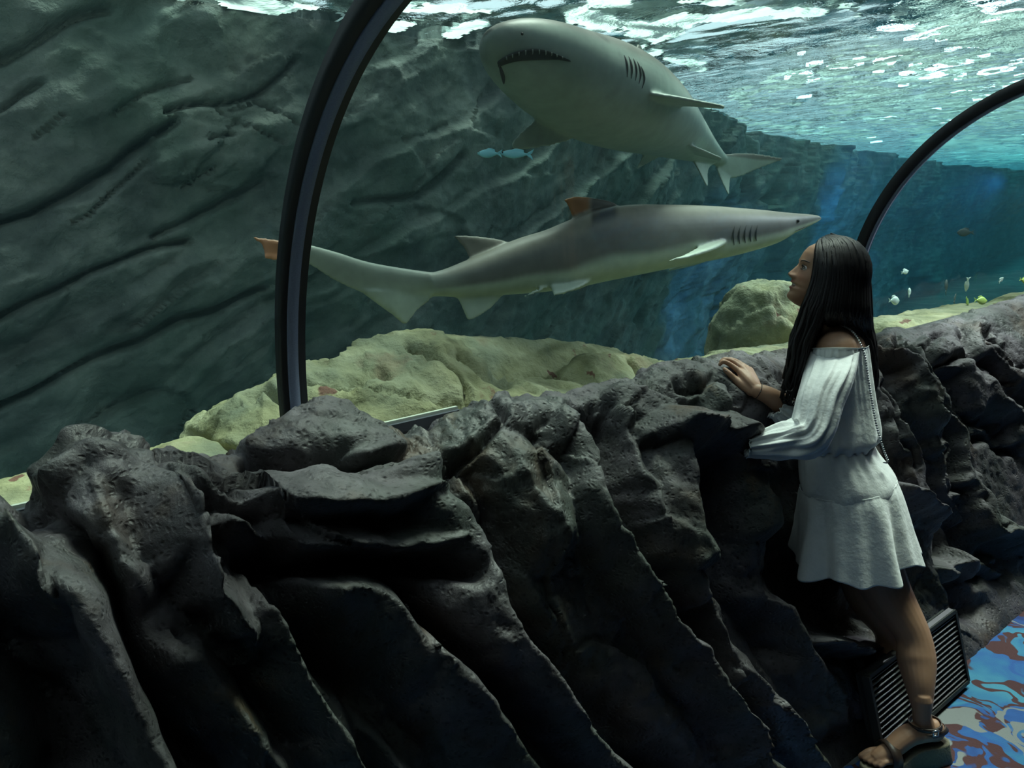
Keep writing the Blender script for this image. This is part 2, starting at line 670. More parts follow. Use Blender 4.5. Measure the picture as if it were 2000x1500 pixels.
M = dict(
    parapet=mat_parapet(), ledge=mat_ledge(), cliff=mat_cliff(), dress=mat_dress(), hair=mat_hair(), acrylic=mat_acrylic(),
    surface=mat_water_surface(), water=mat_water_volume(), carpet=mat_carpet(),
    shark=mat_vcol('shark_skin', 0.5, 0.4, 14, 0.22, 0.08), skin=mat_vcol('tanned_skin', 0.5, 0.35, 60, 0.06, 0.05, 0.12),
    black_rubber=plain('black_rubber', (0.006, 0.007, 0.012), 0.55), strip=plain('grey_blue_strip', (0.26, 0.31, 0.44), 0.5, 0.0, 0.5, 0.1, 300),
    sill=plain('grey_channel', (0.06, 0.065, 0.08), 0.45), dark_wall=plain('dark_paint', (0.01, 0.011, 0.013), 0.8, grain=0.2, gscale=20),
    grille=plain('dark_grille', (0.012, 0.0125, 0.014), 0.45, 0.2), dark=plain('dark_flesh', (0.012, 0.015, 0.014), 0.6), tooth=plain('tooth', (0.26, 0.28, 0.25), 0.4),
    eye_white=plain('eye_white', (0.6, 0.58, 0.55), 0.2), iris=plain('dark_iris', (0.012, 0.007, 0.005), 0.12), lip=plain('lip', (0.16, 0.05, 0.045), 0.4),
    brow=plain('brow', (0.014, 0.009, 0.008), 0.7), strap=plain('brown_leather', (0.03, 0.017, 0.012), 0.5, grain=0.1), wedge=plain('woven_wedge', (0.16, 0.145, 0.10), 0.8, grain=0.5, gscale=150),
    metal=plain('silver_metal', (0.55, 0.55, 0.55), 0.3, 1.0), gold=plain('gold_metal', (0.5, 0.35, 0.16), 0.3, 1.0), nail=plain('dark_nail', (0.10, 0.06, 0.05), 0.25),
)

# ------------------------------------------------------------------ rock sheets
def stroke_dist(px, py, pts):
    """signed distance to a polyline; positive on the west / lower side of its travel direction"""
    best = np.full(px.shape, 1e9)
    sign = np.ones(px.shape)
    for (x0, y0), (x1, y1) in zip(pts[:-1], pts[1:]):
        dx, dy = x1 - x0, y1 - y0
        L2 = dx * dx + dy * dy
        t = np.clip(((px - x0) * dx + (py - y0) * dy) / L2, 0, 1)
        d = np.hypot(px - x0 - t * dx, py - y0 - t * dy)
        m = d < best
        best = np.where(m, d, best)
        sign = np.where(m, np.where(dx * (py - y0) - dy * (px - x0) > 0, 1, -1), sign)
    return best, sign


def apply_strokes(px, py, ridges, carves):
    up = np.zeros(px.shape)
    for pts, wl, wr, h, *lin in ridges:
        a = np.array(pts, float)
        w = max(wl, wr) + 5
        m = (px > a[:, 0].min() - w) & (px < a[:, 0].max() + w) & (py > a[:, 1].min() - w) & (py < a[:, 1].max() + w)
        if not m.any():
            continue
        d, s = stroke_dist(px[m], py[m], pts)
        q = np.clip(d / np.where(s > 0, wl, wr), 0, 1)
        r = 0.45 * (1 - q * q) ** 0.8 + 0.55 * (1 - q)
        if lin:
            r = np.where(s > 0, r, 1 - q)
        up[m] = np.maximum(up[m], 1.12 * h * r)
    dn = np.zeros(px.shape)
    for pts, w, h in carves:
        a = np.array(pts, float)
        ww = w * 2.5
        m = (px > a[:, 0].min() - ww) & (px < a[:, 0].max() + ww) & (py > a[:, 1].min() - ww) & (py < a[:, 1].max() + ww)
        if not m.any():
            continue
        d, s = stroke_dist(px[m], py[m], pts)
        dn[m] = np.maximum(dn[m], h * np.exp(-(d / w) ** 2))
    return up, dn


def grid_normals(G):
    du = np.gradient(G, axis=0)
    dv = np.gradient(G, axis=1)
    n = np.cross(du, dv)
    n /= np.linalg.norm(n, axis=2)[..., None] + 1e-9
    return n


def profile_rows(pts, n):
    """resample 2D control points of a cross-section evenly by length; pts (k, m, 2) for m stations"""
    p = np.asarray(pts, float)
    k, m, _ = p.shape
    fine = catmull(p.reshape(k, -1), 400).reshape(400, m, 2)
    seg = np.linalg.norm(np.diff(fine, axis=0), axis=2).mean(1)
    L = np.concatenate([[0], np.cumsum(seg)])
    t = np.interp(np.linspace(0, L[-1], n), L, np.arange(400))
    i = np.minimum(t.astype(int), 398)
    f = (t - i)[:, None, None]
    return fine[i] * (1 - f) + fine[i + 1] * f


def sheet_points(s, rows):
    """s (m,), rows (n, m, 2) of (n, z) -> grid (m, n, 3)"""
    return (s[:, None, None] * SV + rows[..., 0].T[..., None] * NV + rows[..., 1].T[..., None] * ZV)


def close_sheet(name, G, back, mat, parent=None):
    """front grid G (m, n, 3) closed by a strip of back points (m, k, 3) into a solid"""
    R = np.concatenate([G, back], 1)
    m, k = R.shape[:2]
    v = R.reshape(-1, 3)
    f = grid_faces(m, k, True)
    me = mesh_raw(name, v, f)
    bm = bmesh.new()
    bm.from_mesh(me)
    bm.verts.ensure_lookup_table()
    for base in (0, (m - 1) * k):
        try:
            bm.faces.new([bm.verts[base + j] for j in range(k)])
        except ValueError:
            pass
    bmesh.ops.recalc_face_normals(bm, faces=bm.faces)
    bm.to_mesh(me)
    bm.free()
    return link(name, me, mat, parent)


# ---- the parapet of moulded rock along the walkway
CREST_PX = [(-420, 1045), (-150, 1000), (0, 978), (60, 962), (110, 908), (170, 876), (235, 905), (290, 925), (400, 912), (480, 903), (530, 868), (580, 838), (640, 815), (705, 838), (755, 868), (795, 888), (830, 872),
            (890, 828), (960, 790), (1030, 778), (1100, 780), (1150, 750), (1210, 745), (1260, 745), (1320, 712), (1400, 712), (1500, 697), (1545, 688), (1640, 668), (1700, 650),
            (1800, 634), (1900, 606), (1960, 588), (2000, 574), (2080, 552), (2200, 530), (2400, 510)]
N_CREST = 1.60
_cp3 = np.array([at_n(x, y, N_CREST) for x, y in CREST_PX])
CREST_S, CREST_ZV = _cp3 @ SV, _cp3 @ ZV

RIDGES = [
    # left lobe and its lit edge
    ([(-60, 975), (0, 990), (60, 1012), (120, 1085), (185, 1170), (235, 1265), (280, 1360), (345, 1520)], 80, 24, .15),
    ([(-80, 1010), (20, 1060), (110, 1150)], 90, 60, .13),
    # brown boulder beside it
    ([(100, 945), (165, 895), (235, 922), (290, 955)], 24, 45, .15),
    ([(150, 900), (190, 980), (215, 1060), (235, 1110)], 85, 110, .05),
    ([(215, 893), (290, 935), (325, 1010), (345, 1070)], 60, 20, .15),
    # lit green ridge
    ([(400, 1000), (450, 1100), (520, 1210)], 95, 26, .06),
    ([(510, 1195), (600, 1340), (700, 1520)], 95, 26, .14),
    ([(335, 1000), (342, 1085), (380, 1175), (445, 1245)], 16, 120, .17, 1),
    # grey shelf and the big face under it
    ([(320, 965), (440, 996), (560, 1008), (700, 1005), (800, 985), (855, 1000)], 32, 105, .16, 1),
    ([(440, 1055), (600, 1072), (760, 1078), (870, 1085)], 26, 75, .135),
    ([(785, 930), (840, 1000), (905, 1100), (950, 1230), (1040, 1340), (1150, 1460), (1210, 1530)], 130, 34, .16),
    ([(620, 1130), (720, 1170), (830, 1280), (930, 1390), (1030, 1530)], 120, 42, .13),
    ([(470, 1180), (600, 1310), (720, 1430), (800, 1530)], 70, 30, .09),
    ([(380, 1280), (470, 1400), (560, 1530)], 70, 40, .08),
    # humped boulder on the crest
    ([(500, 893), (570, 848), (640, 826), (715, 850), (785, 893)], 62, 45, .10),
    # grey lobe with the arched rim
    ([(800, 885), (890, 842), (960, 800)], 50, 35, .09),
    ([(900, 880), (960, 832), (1040, 795), (1090, 795), (1112, 845)], 70, 28, .11),
    ([(960, 880), (1030, 940), (1080, 1030)], 90, 70, .10),
    ([(830, 908), (890, 892), (950, 852), (985, 800)], 25, 75, .09, 1),
    # thin bright ridge
    ([(1100, 780), (1125, 880), (1150, 980), (1215, 1100), (1280, 1205), (1345, 1300), (1420, 1390), (1510, 1510)], 42, 22, .125),
    # crest slab and the ridge below it
    ([(1130, 788), (1200, 774), (1290, 806)], 40, 50, .12, 1),
    ([(1215, 800), (1240, 930), (1290, 1040), (1350, 1160), (1430, 1280), (1530, 1410), (1600, 1510)], 38, 30, .10),
    # big boulder at her elbow
    ([(1275, 846), (1360, 856), (1455, 876)], 50, 66, .21, 1),
    ([(1300, 850), (1300, 960), (1335, 1090)], 62, 62, .14),
    ([(1440, 860), (1472, 950), (1495, 1020)], 62, 26, .13),
    ([(1490, 1010), (1525, 1130), (1575, 1250), (1640, 1380)], 62, 26, .06),
    # ledges where her hand lies
    ([(1255, 735), (1310, 712), (1400, 716), (1430, 790)], 45, 40, .07),
    ([(1340, 712), (1400, 712), (1480, 725), (1505, 800)], 55, 50, .08),
    ([(1480, 945), (1530, 985), (1575, 1028)], 14, 14, .12),
    ([(1615, 1243), (1670, 1266), (1740, 1255)], 18, 18, .12),
    # right part: sweeping folds
    ([(1690, 660), (1735, 740), (1780, 830), (1815, 900), (1850, 1000)], 36, 20, .06),
    ([(1705, 668), (1765, 695), (1810, 750), (1850, 830), (1885, 920), (1920, 1010)], 20, 12, .085),
    ([(1740, 645), (1800, 680), (1850, 760), (1890, 850), (1925, 950), (2000, 1040)], 26, 16, .075),
    ([(1830, 640), (1900, 700), (1960, 780), (2060, 880)], 30, 24, .06),
    ([(1900, 620), (1970, 690), (2040, 760), (2120, 850)], 30, 20, .07),
    ([(1750, 950), (1800, 970), (1840, 995)], 26, 20, .10),
    ([(1885, 1100), (1980, 1112)], 24, 20, .10),
    ([(1915, 965), (1960, 1010), (2010, 1065)], 18, 16, .10),
    ([(1860, 900), (1930, 960), (1985, 1030), (2060, 1080)], 22, 14, .07),
]
CARVES = [
    ([(-60, 1180), (40, 1240), (100, 1330), (140, 1520)], 62, .13),
    ([(40, 1000), (105, 1060), (190, 1130), (260, 1250), (320, 1400), (400, 1530)], 30, .13),
    ([(440, 975), (530, 1090), (610, 1230), (700, 1400), (770, 1530)], 26, .09),
    ([(470, 1108), (560, 1116), (680, 1108), (800, 1115), (890, 1135)], 15, .11),
    ([(845, 960), (925, 1065), (990, 1170), (1080, 1260), (1200, 1400), (1310, 1520)], 34, .13),
    ([(800, 1210), (900, 1300), (1000, 1400), (1120, 1520)], 22, .09),
    ([(480, 912), (600, 917), (700, 914), (800, 912)], 11, .13),
    ([(675, 935), (745, 930)], 10, .05),
    ([(800, 908), (860, 932), (930, 880), (975, 830), (960, 790)], 8, .06),
    ([(1140, 810), (1165, 930), (1230, 1060), (1310, 1180), (1400, 1290)], 24, .12),
    ([(1150, 800), (1200, 850), (1210, 960)], 30, .06),
    ([(1480, 870), (1535, 960), (1590, 1080), (1660, 1190), (1700, 1220)], 44, .15),
    ([(1375, 885), (1400, 1000), (1450, 1130), (1520, 1260)], 34, .10),
    ([(1245, 760), (1290, 790)], 9, .05),
    ([(1330, 745), (1400, 745), (1440, 800)], 8, .05),
    ([(1718, 690), (1768, 760), (1820, 860), (1855, 960)], 11, .10),
    ([(1765, 665), (1822, 725), (1868, 810), (1900, 900), (1930, 1000)], 11, .10),
    ([(1830, 665), (1880, 740), (1930, 800), (2000, 850)], 12, .06),
    ([(1860, 700), (1930, 690), (1990, 740)], 7, .06),
    ([(1790, 668), (1850, 690), (1900, 745), (1930, 800)], 6, .06),
    ([(1930, 640), (1965, 690), (2020, 720)], 6, .05),
    ([(1735, 745), (1775, 830), (1800, 900)], 7, .05),
    ([(1890, 790), (1945, 850), (2010, 880)], 9, .08),
    ([(1720, 655), (1760, 672)], 5, .05),
    ([(1840, 860), (1870, 960), (1900, 1080), (1920, 1200)], 26, .10),
    ([(1860, 900), (1905, 1000), (1970, 1110)], 34, .10),
    ([(1770, 1020), (1805, 1150), (1850, 1300)], 30, .09),
    ([(1570, 1120), (1660, 1190), (1760, 1200)], 55, .11),
]


def build_parapet():
    s = np.concatenate([np.arange(-0.9, 2.9, 0.0055), 2.9 + np.cumsum(np.linspace(0.0055, 0.03, 330))])
    zc = np.interp(s, CREST_S, CREST_ZV)
    k = np.hanning(9)
    zc = np.convolve(np.pad(zc, 4, 'edge'), k / k.sum(), 'valid')
    one = np.ones_like(s)
    ff = smooth01((s - 2.6) / 0.5)
    ctl = [(1.04 * one, -0.05 * one), (1.09 * one, 0.18 * one), (1.20 * one, 0.5 * one), (1.30 * one, 0.80 * one + 0.02 * ff), (1.40 - 0.03 * ff, zc - 0.16 + 0.04 * ff), (1.49 - 0.02 * ff, zc - 0.04 + 0.012 * ff),
           (N_CREST * one, zc), (1.68 * one, zc - 0.025), (1.76 * one, np.minimum(zc - 0.09, 1.14)), (1.80 * one, 1.04 * one)]
    rows = profile_rows(np.stack([np.stack(c, -1) for c in ctl]), 300)
    G = sheet_points(s, rows)
    Nn = grid_normals(G)
    if (Nn[200, 100] @ NV) > 0:
        Nn = -Nn
    m, n = G.shape[:2]
    flat = G.reshape(-1, 3)
    px, py = proj(flat)
    w1 = perlin(flat * 6.0) * 22 + perlin(flat * 17 + 5) * 8
    w2 = perlin(flat * 6.0 + 40) * 22 + perlin(flat * 17 + 50) * 8
    up, dn = apply_strokes(px + w1, py + w2, RIDGES, CARVES)
    # rock noise, stretched along the folds
    fold = np.stack([flat @ SV + 0.35 * (flat @ ZV), flat @ NV, (flat @ ZV) * 0.45 - 0.25 * (flat @ SV)], 1)
    big = ridged(fold * 3.1, 3) * 0.028
    mid = ridged(fold * 9.0 + 3, 3, 0.55) * 0.009
    chip = np.abs(perlin(fold * 22)) * 0.012 + fbm(flat * 50, 3) * 0.002
    wf = fold + 0.02 * np.stack([perlin(flat * 12), perlin(flat * 12 + 9), perlin(flat * 12 + 19)], 1)
    fac = facets(wf * 4.5, 1.1) * 0.024 + facets(wf * 14 + 3.3, 0.9, 77) * 0.0045
    mid = mid * 0.6 + fac
    far = 1 - 0.70 * smooth01((flat @ SV - 2.5) / 0.6)
    big, mid = big * far, mid * far
    up = up * (1 - 0.12 * (1 - far) / 0.7)
    dn = dn * (1 + 0.15 * (1 - far) / 0.7)
    v = (flat @ ZV)
    n_ = flat @ NV
    crest = smooth01((n_ - 1.42) / 0.16)
    disp = up * (1 - 0.75 * crest) + 0.9 * big * (1 - 0.4 * crest) + mid + chip - dn * (1 - 0.3 * crest) - 0.075 * (1 - crest) - 0.022 * crest
    keep = smooth01((1.80 - n_) / 0.14) * (0.25 + 0.75 * smooth01((v + 0.02) / 0.15))
    disp = disp * keep
    # at the crest the lobes rise rather than lean out
    G2 = flat + Nn.reshape(-1, 3) * disp[:, None]
    G2 = G2.reshape(m, n, 3)
    back = np.stack([s[:, None] * SV + 1.80 * NV + 0.5 * ZV, s[:, None] * SV + 1.80 * NV - 0.06 * ZV], 1)
    return close_sheet('rock_parapet', G2, back, M['parapet'])


parapet = build_parapet()
tag(parapet, 'long dark grey moulded rock parapet along the walkway, in diagonal folds', 'rock wall')


# ---- the setting
def solid(name, verts, faces, mat):
    mb = MB()
    mb.add(verts, faces)
    o = mb.build(name, mat, smooth=False)
    return tag(o, kind='structure')


def slab(name, s0, s1, n0, n1, z0, z1, mat):
    mb = MB()
    mb.box(snz((s0 + s1) / 2, (n0 + n1) / 2, (z0 + z1) / 2), ((s1 - s0) / 2, (n1 - n0) / 2, (z1 - z0) / 2), [SV, NV, ZV])
    return tag(mb.build(name, mat, smooth=False), kind='structure')


slab('floor', -4, 13, -1.7, 1.25, -0.12, 0.0, M['carpet'])
slab('wall_walkway', -4, 13, -1.7, -1.58, 0, 3.4, M['dark_wall'])
slab('wall_left', -4.15, -4, -1.7, 1.9, 0, 2.15, M['dark_wall'])
slab('wall_right', 13, 13.15, -1.7, 1.9, 0, 2.15, M['dark_wall'])
slab('tank_floor', -8, 60, 1.85, 34, -1.75, -1.6, M['cliff'])
slab('wall_tank_left', -8.2, -8, -1.7, 34, -1.7, 3.05, M['dark_wall'])
slab('wall_tank_right', 60, 60.2, -1.7, 34, -1.7, 3.05, M['dark_wall'])
CEIL_N = 0.62
ARC_N, ARC_Z, ARC_R = 0.9416, 1.1539, 0.9127


def arc(r, a0, a1, k):
    a = np.radians(np.linspace(a0, a1, k))
    return np.stack([ARC_N + r * np.cos(a), ARC_Z + r * np.sin(a)], 1)


# opaque walkway roof, unseen, its edge set to shade the parapet front
_roof_a0 = math.degrees(math.acos((CEIL_N - ARC_N) / ARC_R))
slab('ceiling', -4, 13, -1.7, CEIL_N, ARC_Z + ARC_R * math.sin(math.radians(_roof_a0)) - 0.01, ARC_Z + ARC_R * math.sin(math.radians(_roof_a0)) + 0.12, M['dark_wall'])


def extrude_profile(name, prof_in, prof_out, s0, s1, mat, parent=None, smooth=True, ends=True):
    ring = np.vstack([prof_in, prof_out[::-1]])
    R = np.stack([s * SV + ring[:, :1] * NV + ring[:, 1:] * ZV for s in (s0, s1)])
    k = len(ring)
    mb = MB()
    f = [list(q) for q in grid_faces(2, k, True)]
    m = len(prof_in)
    for j in range(m - 1 if ends else 0):
        a, b, c, d = j, j + 1, k - 2 - j, k - 1 - j
        f.append([a, b, c, d])
        f.append([k + a, k + d, k + c, k + b])
    mb.add(R.reshape(-1, 3), f)
    return mb.build(name, mat, parent, smooth)


RIBS = [-1.94, 0.6911, 3.3258, 5.96, 8.6]
A0 = -14.0
for i, (s0, s1) in enumerate(zip([-4] + RIBS, RIBS + [13])):
    o = extrude_profile('window_%d' % (i + 1), arc(ARC_R + 0.012, A0, _roof_a0, 40), arc(ARC_R + 0.042, A0, _roof_a0, 40), s0, s1, M['acrylic'], ends=False)
    tag(o, kind='structure')

RIB_LABELS = ['black curved tunnel rib behind the left edge of the view', 'black curved rib with a grey blue strip rising from the rock on the left',
              'black curved rib rising behind the head of the woman', 'black curved rib farther along the tunnel past the woman', 'black curved rib farthest along the tunnel']
for i, s in enumerate(RIBS):
    r = empty('tunnel_rib', snz(s, ARC_N + ARC_R, 1.13), label=RIB_LABELS[i], cat='rib', group='ribs of the acrylic tunnel')
    inv = Matrix.Translation(-Vector(snz(s, ARC_N + ARC_R, 1.13)))
    fo = extrude_profile('rib_frame', arc(ARC_R - 0.030, -6, _roof_a0, 48), arc(ARC_R + 0.012, -6, _roof_a0, 48), s - 0.030, s + 0.030, M['black_rubber'], r)
    st = extrude_profile('cover_strip', arc(ARC_R - 0.038, -6, _roof_a0, 48), arc(ARC_R - 0.028, -6, _roof_a0, 48), s - 0.017, s + 0.008, M['strip'], r)
    st['label'] = 'narrow grey blue strip'
    for q in (fo, st):
        q.matrix_parent_inverse = inv

# channel at the foot of the acrylic
for i, (s0, s1) in enumerate([(-4, 1.16)]):
    mb = MB()
    mb.box(snz((s0 + s1) / 2, 1.835, 1.07), ((s1 - s0) / 2, 0.035, 0.055), [SV, NV, ZV])
    mb.box(snz((s0 + s1) / 2, 1.806, 1.128), ((s1 - s0) / 2, 0.008, 0.012), [SV, NV, ZV])
    tag(mb.build('trim_1', M['sill'], smooth=False), kind='structure')
    mb = MB()  # pale strip added as the bright refraction edge of the acrylic
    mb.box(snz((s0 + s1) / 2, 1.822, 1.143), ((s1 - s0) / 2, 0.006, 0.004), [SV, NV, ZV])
    tag(mb.build('trim_glint', plain('pale_edge_glint', (0.55, 0.6, 0.5), 0.4), smooth=False), kind='structure')


# cliff at the back of the tank
def build_cliff():
    s = np.concatenate([np.arange(-4, 6.5, 0.022), 6.5 + np.cumsum(np.linspace(0.022, 0.5, 210))])
    z = np.concatenate([np.linspace(-1.65, 0.2, 50)[:-1], np.linspace(0.2, 3.03, 160)])
    nc = np.interp(s, [-8, 1.4, 3.6, 6, 13, 30, 60], [4.6, 4.65, 4.85, 5.5, 8.6, 13.0, 19.0])
    k = np.hanning(41)
    nc = np.convolve(np.pad(nc, 20, 'edge'), k / k.sum(), 'valid')
    lean = np.interp(z, [-1.6, 0.5, 1.6, 2.4, 3.4], [0.75, 0.55, 0.1, 0.0, 0.05])
    Nn = nc[:, None] + lean[None, :]
    G = s[:, None, None] * SV + Nn[..., None] * NV + z[None, :, None] * ZV
    flat = G.reshape(-1, 3)
    S_, Z_ = flat @ SV, flat @ ZV
    wq = perlin(flat * 0.45) * 0.35 + perlin(flat * 2.1) * 0.07 + perlin(flat * 6) * 0.02
    q = Z_ - 0.46 * S_ + wq
    saw1 = (q / 0.62 + 0.3) % 1.0
    saw2 = (q / 0.21 + perlin(flat * 1.3 + 9) * 0.6) % 1.0
    prof = lambda t: np.where(t < 0.88, t / 0.88, (1 - t) / 0.12)
    amp = 0.5 + 0.9 * smooth01(perlin(flat * 0.55 + 21) * 0.9 + 0.5)
    patch = smooth01(perlin(flat * 1.1 + 60) * 1.6 + 0.35)
    d = 0.15 * prof(saw1) * amp + 0.035 * prof(saw2) * amp * patch + ridged(np.stack([S_ + 0.5 * Z_, flat @ NV, Z_ * 1.3 - 0.4 * S_], 1) * 1.2, 5) * 0.06 + fbm(flat * 5, 5) * 0.03
    fs_ = np.stack([S_ * 0.6 + 0.28 * Z_, flat @ NV, Z_ - 0.46 * S_], 1) + 0.06 * np.stack([perlin(flat * 3), perlin(flat * 3 + 9), perlin(flat * 3 + 19)], 1)
    d = d * 0.75 + facets(fs_ * 2.1, 0.9) * 0.055 + facets(fs_ * 6.5, 0.9, 40) * 0.018
    px, py = proj(flat)
    wx, wy = perlin(flat * 2.2 + 7) * 22, perlin(flat * 2.2 + 77) * 22
    cr = [([(-40, 445), (60, 415), (150, 365), (230, 320), (270, 280), (345, 232)], 13, .26), ([(325, 212), (430, 195), (520, 165), (580, 125)], 9, .18),
          ([(0, 105), (80, 75), (150, 35), (210, 15)], 14, .2), ([(0, 200), (50, 165), (85, 148)], 9, .15), ([(225, 212), (270, 185), (370, 155)], 6, .1),
          ([(70, 265), (130, 222)], 5, .1), ([(370, 365), (430, 335)], 4, .1), ([(410, 280), (460, 262)], 6, .12), ([(440, 215), (510, 185), (590, 240), (640, 260)], 4, .08),
          ([(400, 185), (470, 235), (560, 280)], 4, .07), ([(150, 425), (200, 385), (310, 305)], 5, .1), ([(300, 470), (420, 400), (530, 360)], 12, .15),
          ([(1180, 450), (1400, 400), (1560, 380)], 14, .2), ([(700, 400), (820, 380), (900, 300)], 12, .15), ([(0, 620), (200, 520), (380, 470)], 12, .2), ([(0, 800), (300, 640), (520, 560)], 12, .2)]
    cr = [(q_[0], q_[1] * .62, q_[2] * .75) for q_ in cr]
    up, dn = apply_strokes(px + wx, py + wy, [], cr)
    d = d - dn + smooth01((S_ - 6) / 6) * (perlin(flat * 0.30 + 3) * 0.5 + facets(fs_ * 0.8, 1.0) * 0.22)
    G2 = G - (d - 0.1).reshape(Nn.shape)[..., None] * NV
    back = np.stack([s[:, None] * SV + (nc[:, None] + 2.0) * NV + zz * ZV for zz in (3.0, -1.65)], 1)
    o = close_sheet('wall_tank_back', G2, back, M['cliff'])
    return tag(o, kind='structure')


build_cliff()

# water surface: a sheet of real waves over the whole tank, and the body of water under it
def build_surface():
    s = np.concatenate([np.linspace(-7.9, 16, 240), np.linspace(16.3, 59.9, 120)])
    n = np.concatenate([np.linspace(-1.55, 12, 140), np.linspace(12.3, 33, 50)])
    G = s[:, None, None] * SV + n[None, :, None] * NV + WATER_Z * ZV
    f = G.reshape(-1, 3)
    h = fbm(f * np.array([0.8, 0.8, 0.8]), 3) * 0.025
    f = f + h[:, None] * ZV
    o = link('water_surface', mesh_raw('water_surface', f, grid_faces(len(s), len(n), flip=False)), M['surface'])
    if o.data.polygons[0].normal.z < 0:
        o.data.flip_normals()
    return tag(o, 'rippled bright water surface above the sharks', 'water', kind='structure')


build_surface()

# glowing shards added above the water to make glints on the ripples
_t = NT('glint_glow')
_e = _t.n('ShaderNodeEmission', Color=(0.88, 0.97, 1.0, 1), Strength=9.0)
_t.t.links.new(_e.outputs[0], _t.out.inputs[0])
M['glint'] = _t.m
prng = random.Random(3)
glint_mb = MB()
_more = []
for _ in range(46):
    _x, _y = prng.uniform(1560, 2060), prng.gauss(170, 55)
    if 60 < _y < 290:
        _more.append((_x, _y, prng.uniform(5, 13) / 1500 * (6.6 - CZ) / ray(_x, _y)[2]))
for lx, ly, r_ in _more + list(((1850, 30, 1.0), (1905, 52, 1.1), (1955, 78, .7), (1800, 8, .6), (1985, 48, .6), (1740, 118, .5), (1880, 122, .6), (1950, 140, .5), (1650, 130, .4), (1560, 150, .4), (1820, 150, .5), (1990, 165, .6))):
    c_ = at_z(lx, ly, 6.6)
    an2 = np.linspace(0, 2 * math.pi, 14, endpoint=False)
    rr_ = [r_ * prng.uniform(.55, 1.15) for _ in an2]
    top_ = [c_ + SV * math.cos(x) * q * 1.2 + NV * math.sin(x) * q * 1.6 for x, q in zip(an2, rr_)]
    glint_mb.rings(np.array([top_, [p_ + ZV * .1 for p_ in top_]]))
tag(glint_mb.build('added_glints', M['glint'], smooth=False), 'added glowing shards that make white glints in the ripples at the upper right', 'light', kind='stuff')


def mat_glare():
    t = NT('bright_glare_film')
    tr = t.n('ShaderNodeBsdfTranslucent', Color=(0.86, 0.97, 0.92, 1))
    df = t.n('ShaderNodeBsdfDiffuse', Color=(0.8, 0.9, 0.86, 1))
    m = t.n('ShaderNodeMixShader', i0=0.2, i1=tr.outputs[0], i2=df.outputs[0])
    t.t.links.new(m.outputs[0], t.out.inputs[0])
    return t.m


# pale film added at the surface as glare patches, thickest on the right
GLARE_LINES = [  # px line, half width, amount
    ([(370, -10), (480, 8), (600, 22), (690, 45)], 26, .55), ([(640, 30), (720, 52), (800, 55), (870, 62), (940, 50)], 22, .5), ([(700, 0), (820, 10), (950, 18)], 16, .45),
    ([(880, 52), (1010, 40)], 10, .35), ([(1120, 32), (1200, 48), (1270, 60), (1340, 40)], 22, .75), ([(1340, 40), (1440, 34), (1500, 22), (1600, 22)], 13, .65), ([(1150, 8), (1300, 14), (1450, 2)], 14, .5),
    ([(1250, 92), (1310, 112), (1375, 132)], 11, .7), ([(1290, 152), (1340, 168)], 8, .4), ([(1440, 190), (1500, 170), (1560, 150), (1640, 130), (1760, 118)], 22, .55), ([(1380, 205), (1500, 215), (1600, 195)], 16, .4),
    ([(1620, -10), (1660, 20)], 26, .5), ([(1790, 15), (1850, 40), (1930, 65), (1990, 60)], 40, 1.0), ([(1860, 25), (1900, 60)], 34, 1.0), ([(1700, 110), (1800, 130), (1900, 120), (2040, 110)], 40, .5),
    ([(1650, 190), (1760, 210), (1900, 210), (2050, 200)], 60, .62), ([(1600, 150), (1800, 160), (2050, 150)], 30, .5), ([(1800, 270), (1900, 290), (2050, 300)], 40, .6), ([(1420, 240), (1550, 250), (1700, 265)], 22, .5), ([(1560, 110), (1640, 90), (1740, 70)], 14, .35), ([(1880, 310), (2050, 322)], 16, .45), ([(1480, 90), (1570, 70)], 16, .2)]


def build_glare():
    s = np.concatenate([np.arange(0.6, 7.5, 0.022), 7.5 + np.cumsum(np.linspace(0.022, 0.30, 170))])
    n = np.concatenate([np.arange(-1.2, 6.2, 0.022), 6.2 + np.cumsum(np.linspace(0.022, 0.15, 90))])
    S_, N_ = np.meshgrid(s, n, indexing='ij')
    f = (S_[..., None] * SV + N_[..., None] * NV + (WATER_Z - 0.012) * ZV).reshape(-1, 3)
    px, py = proj(f)
    inside = (px > -60) & (px < 2080) & (py > -60) & (py < 345)
    amt = np.zeros(len(f))
    g = f[inside]
    jx, jy = perlin(g * 1.7) * 26 + perlin(g * 6) * 10, perlin(g * 1.7 + 50) * 9 + perlin(g * 6 + 50) * 4
    am = np.zeros(len(g))
    for pts, w, k in GLARE_LINES:
        d, _ = stroke_dist(px[inside] + jx, py[inside] + jy, pts)
        am = np.maximum(am, k * np.exp(-(d / w) ** 2 * 0.8))
    q = np.stack([g @ SV, (g @ NV) * 0.8, g @ ZV], 1)
    near = smooth01(((g @ SV) - 4.0) / 3.0)
    nz = fbm(q * 2.2, 3) * (1 - near) * .55 + fbm(q * 5.0 + 9, 3, .5) * (.22 + .55 * near)
    val = am - 0.42 + nz * .75 * (0.35 + am)
    amt[inside] = np.where(am > .06, val, -1)
    hz_ = np.zeros(len(f))
    hz_[inside] = perlin(g * 9) * .008
    f = f + hz_[:, None] * ZV
    keep = (amt > 0) & (N_.ravel() < np.interp(S_.ravel(), [-8, 1.4, 3.6, 6, 13, 30, 60], [4.6, 4.65, 4.85, 5.5, 8.6, 13.0, 19.0]))
    F4 = grid_faces(len(s), len(n))
    F4 = F4[keep[F4].sum(1) >= 3]
    used = np.unique(F4)
    remap = np.full(len(f), -1)
    remap[used] = np.arange(len(used))
    o = link('glare', mesh_raw('glare', f[used], remap[F4].astype(np.int32)), mat_glare())
    tag(o, 'bright film added as patches of glare and glitter on the water surface', 'glare', kind='stuff')


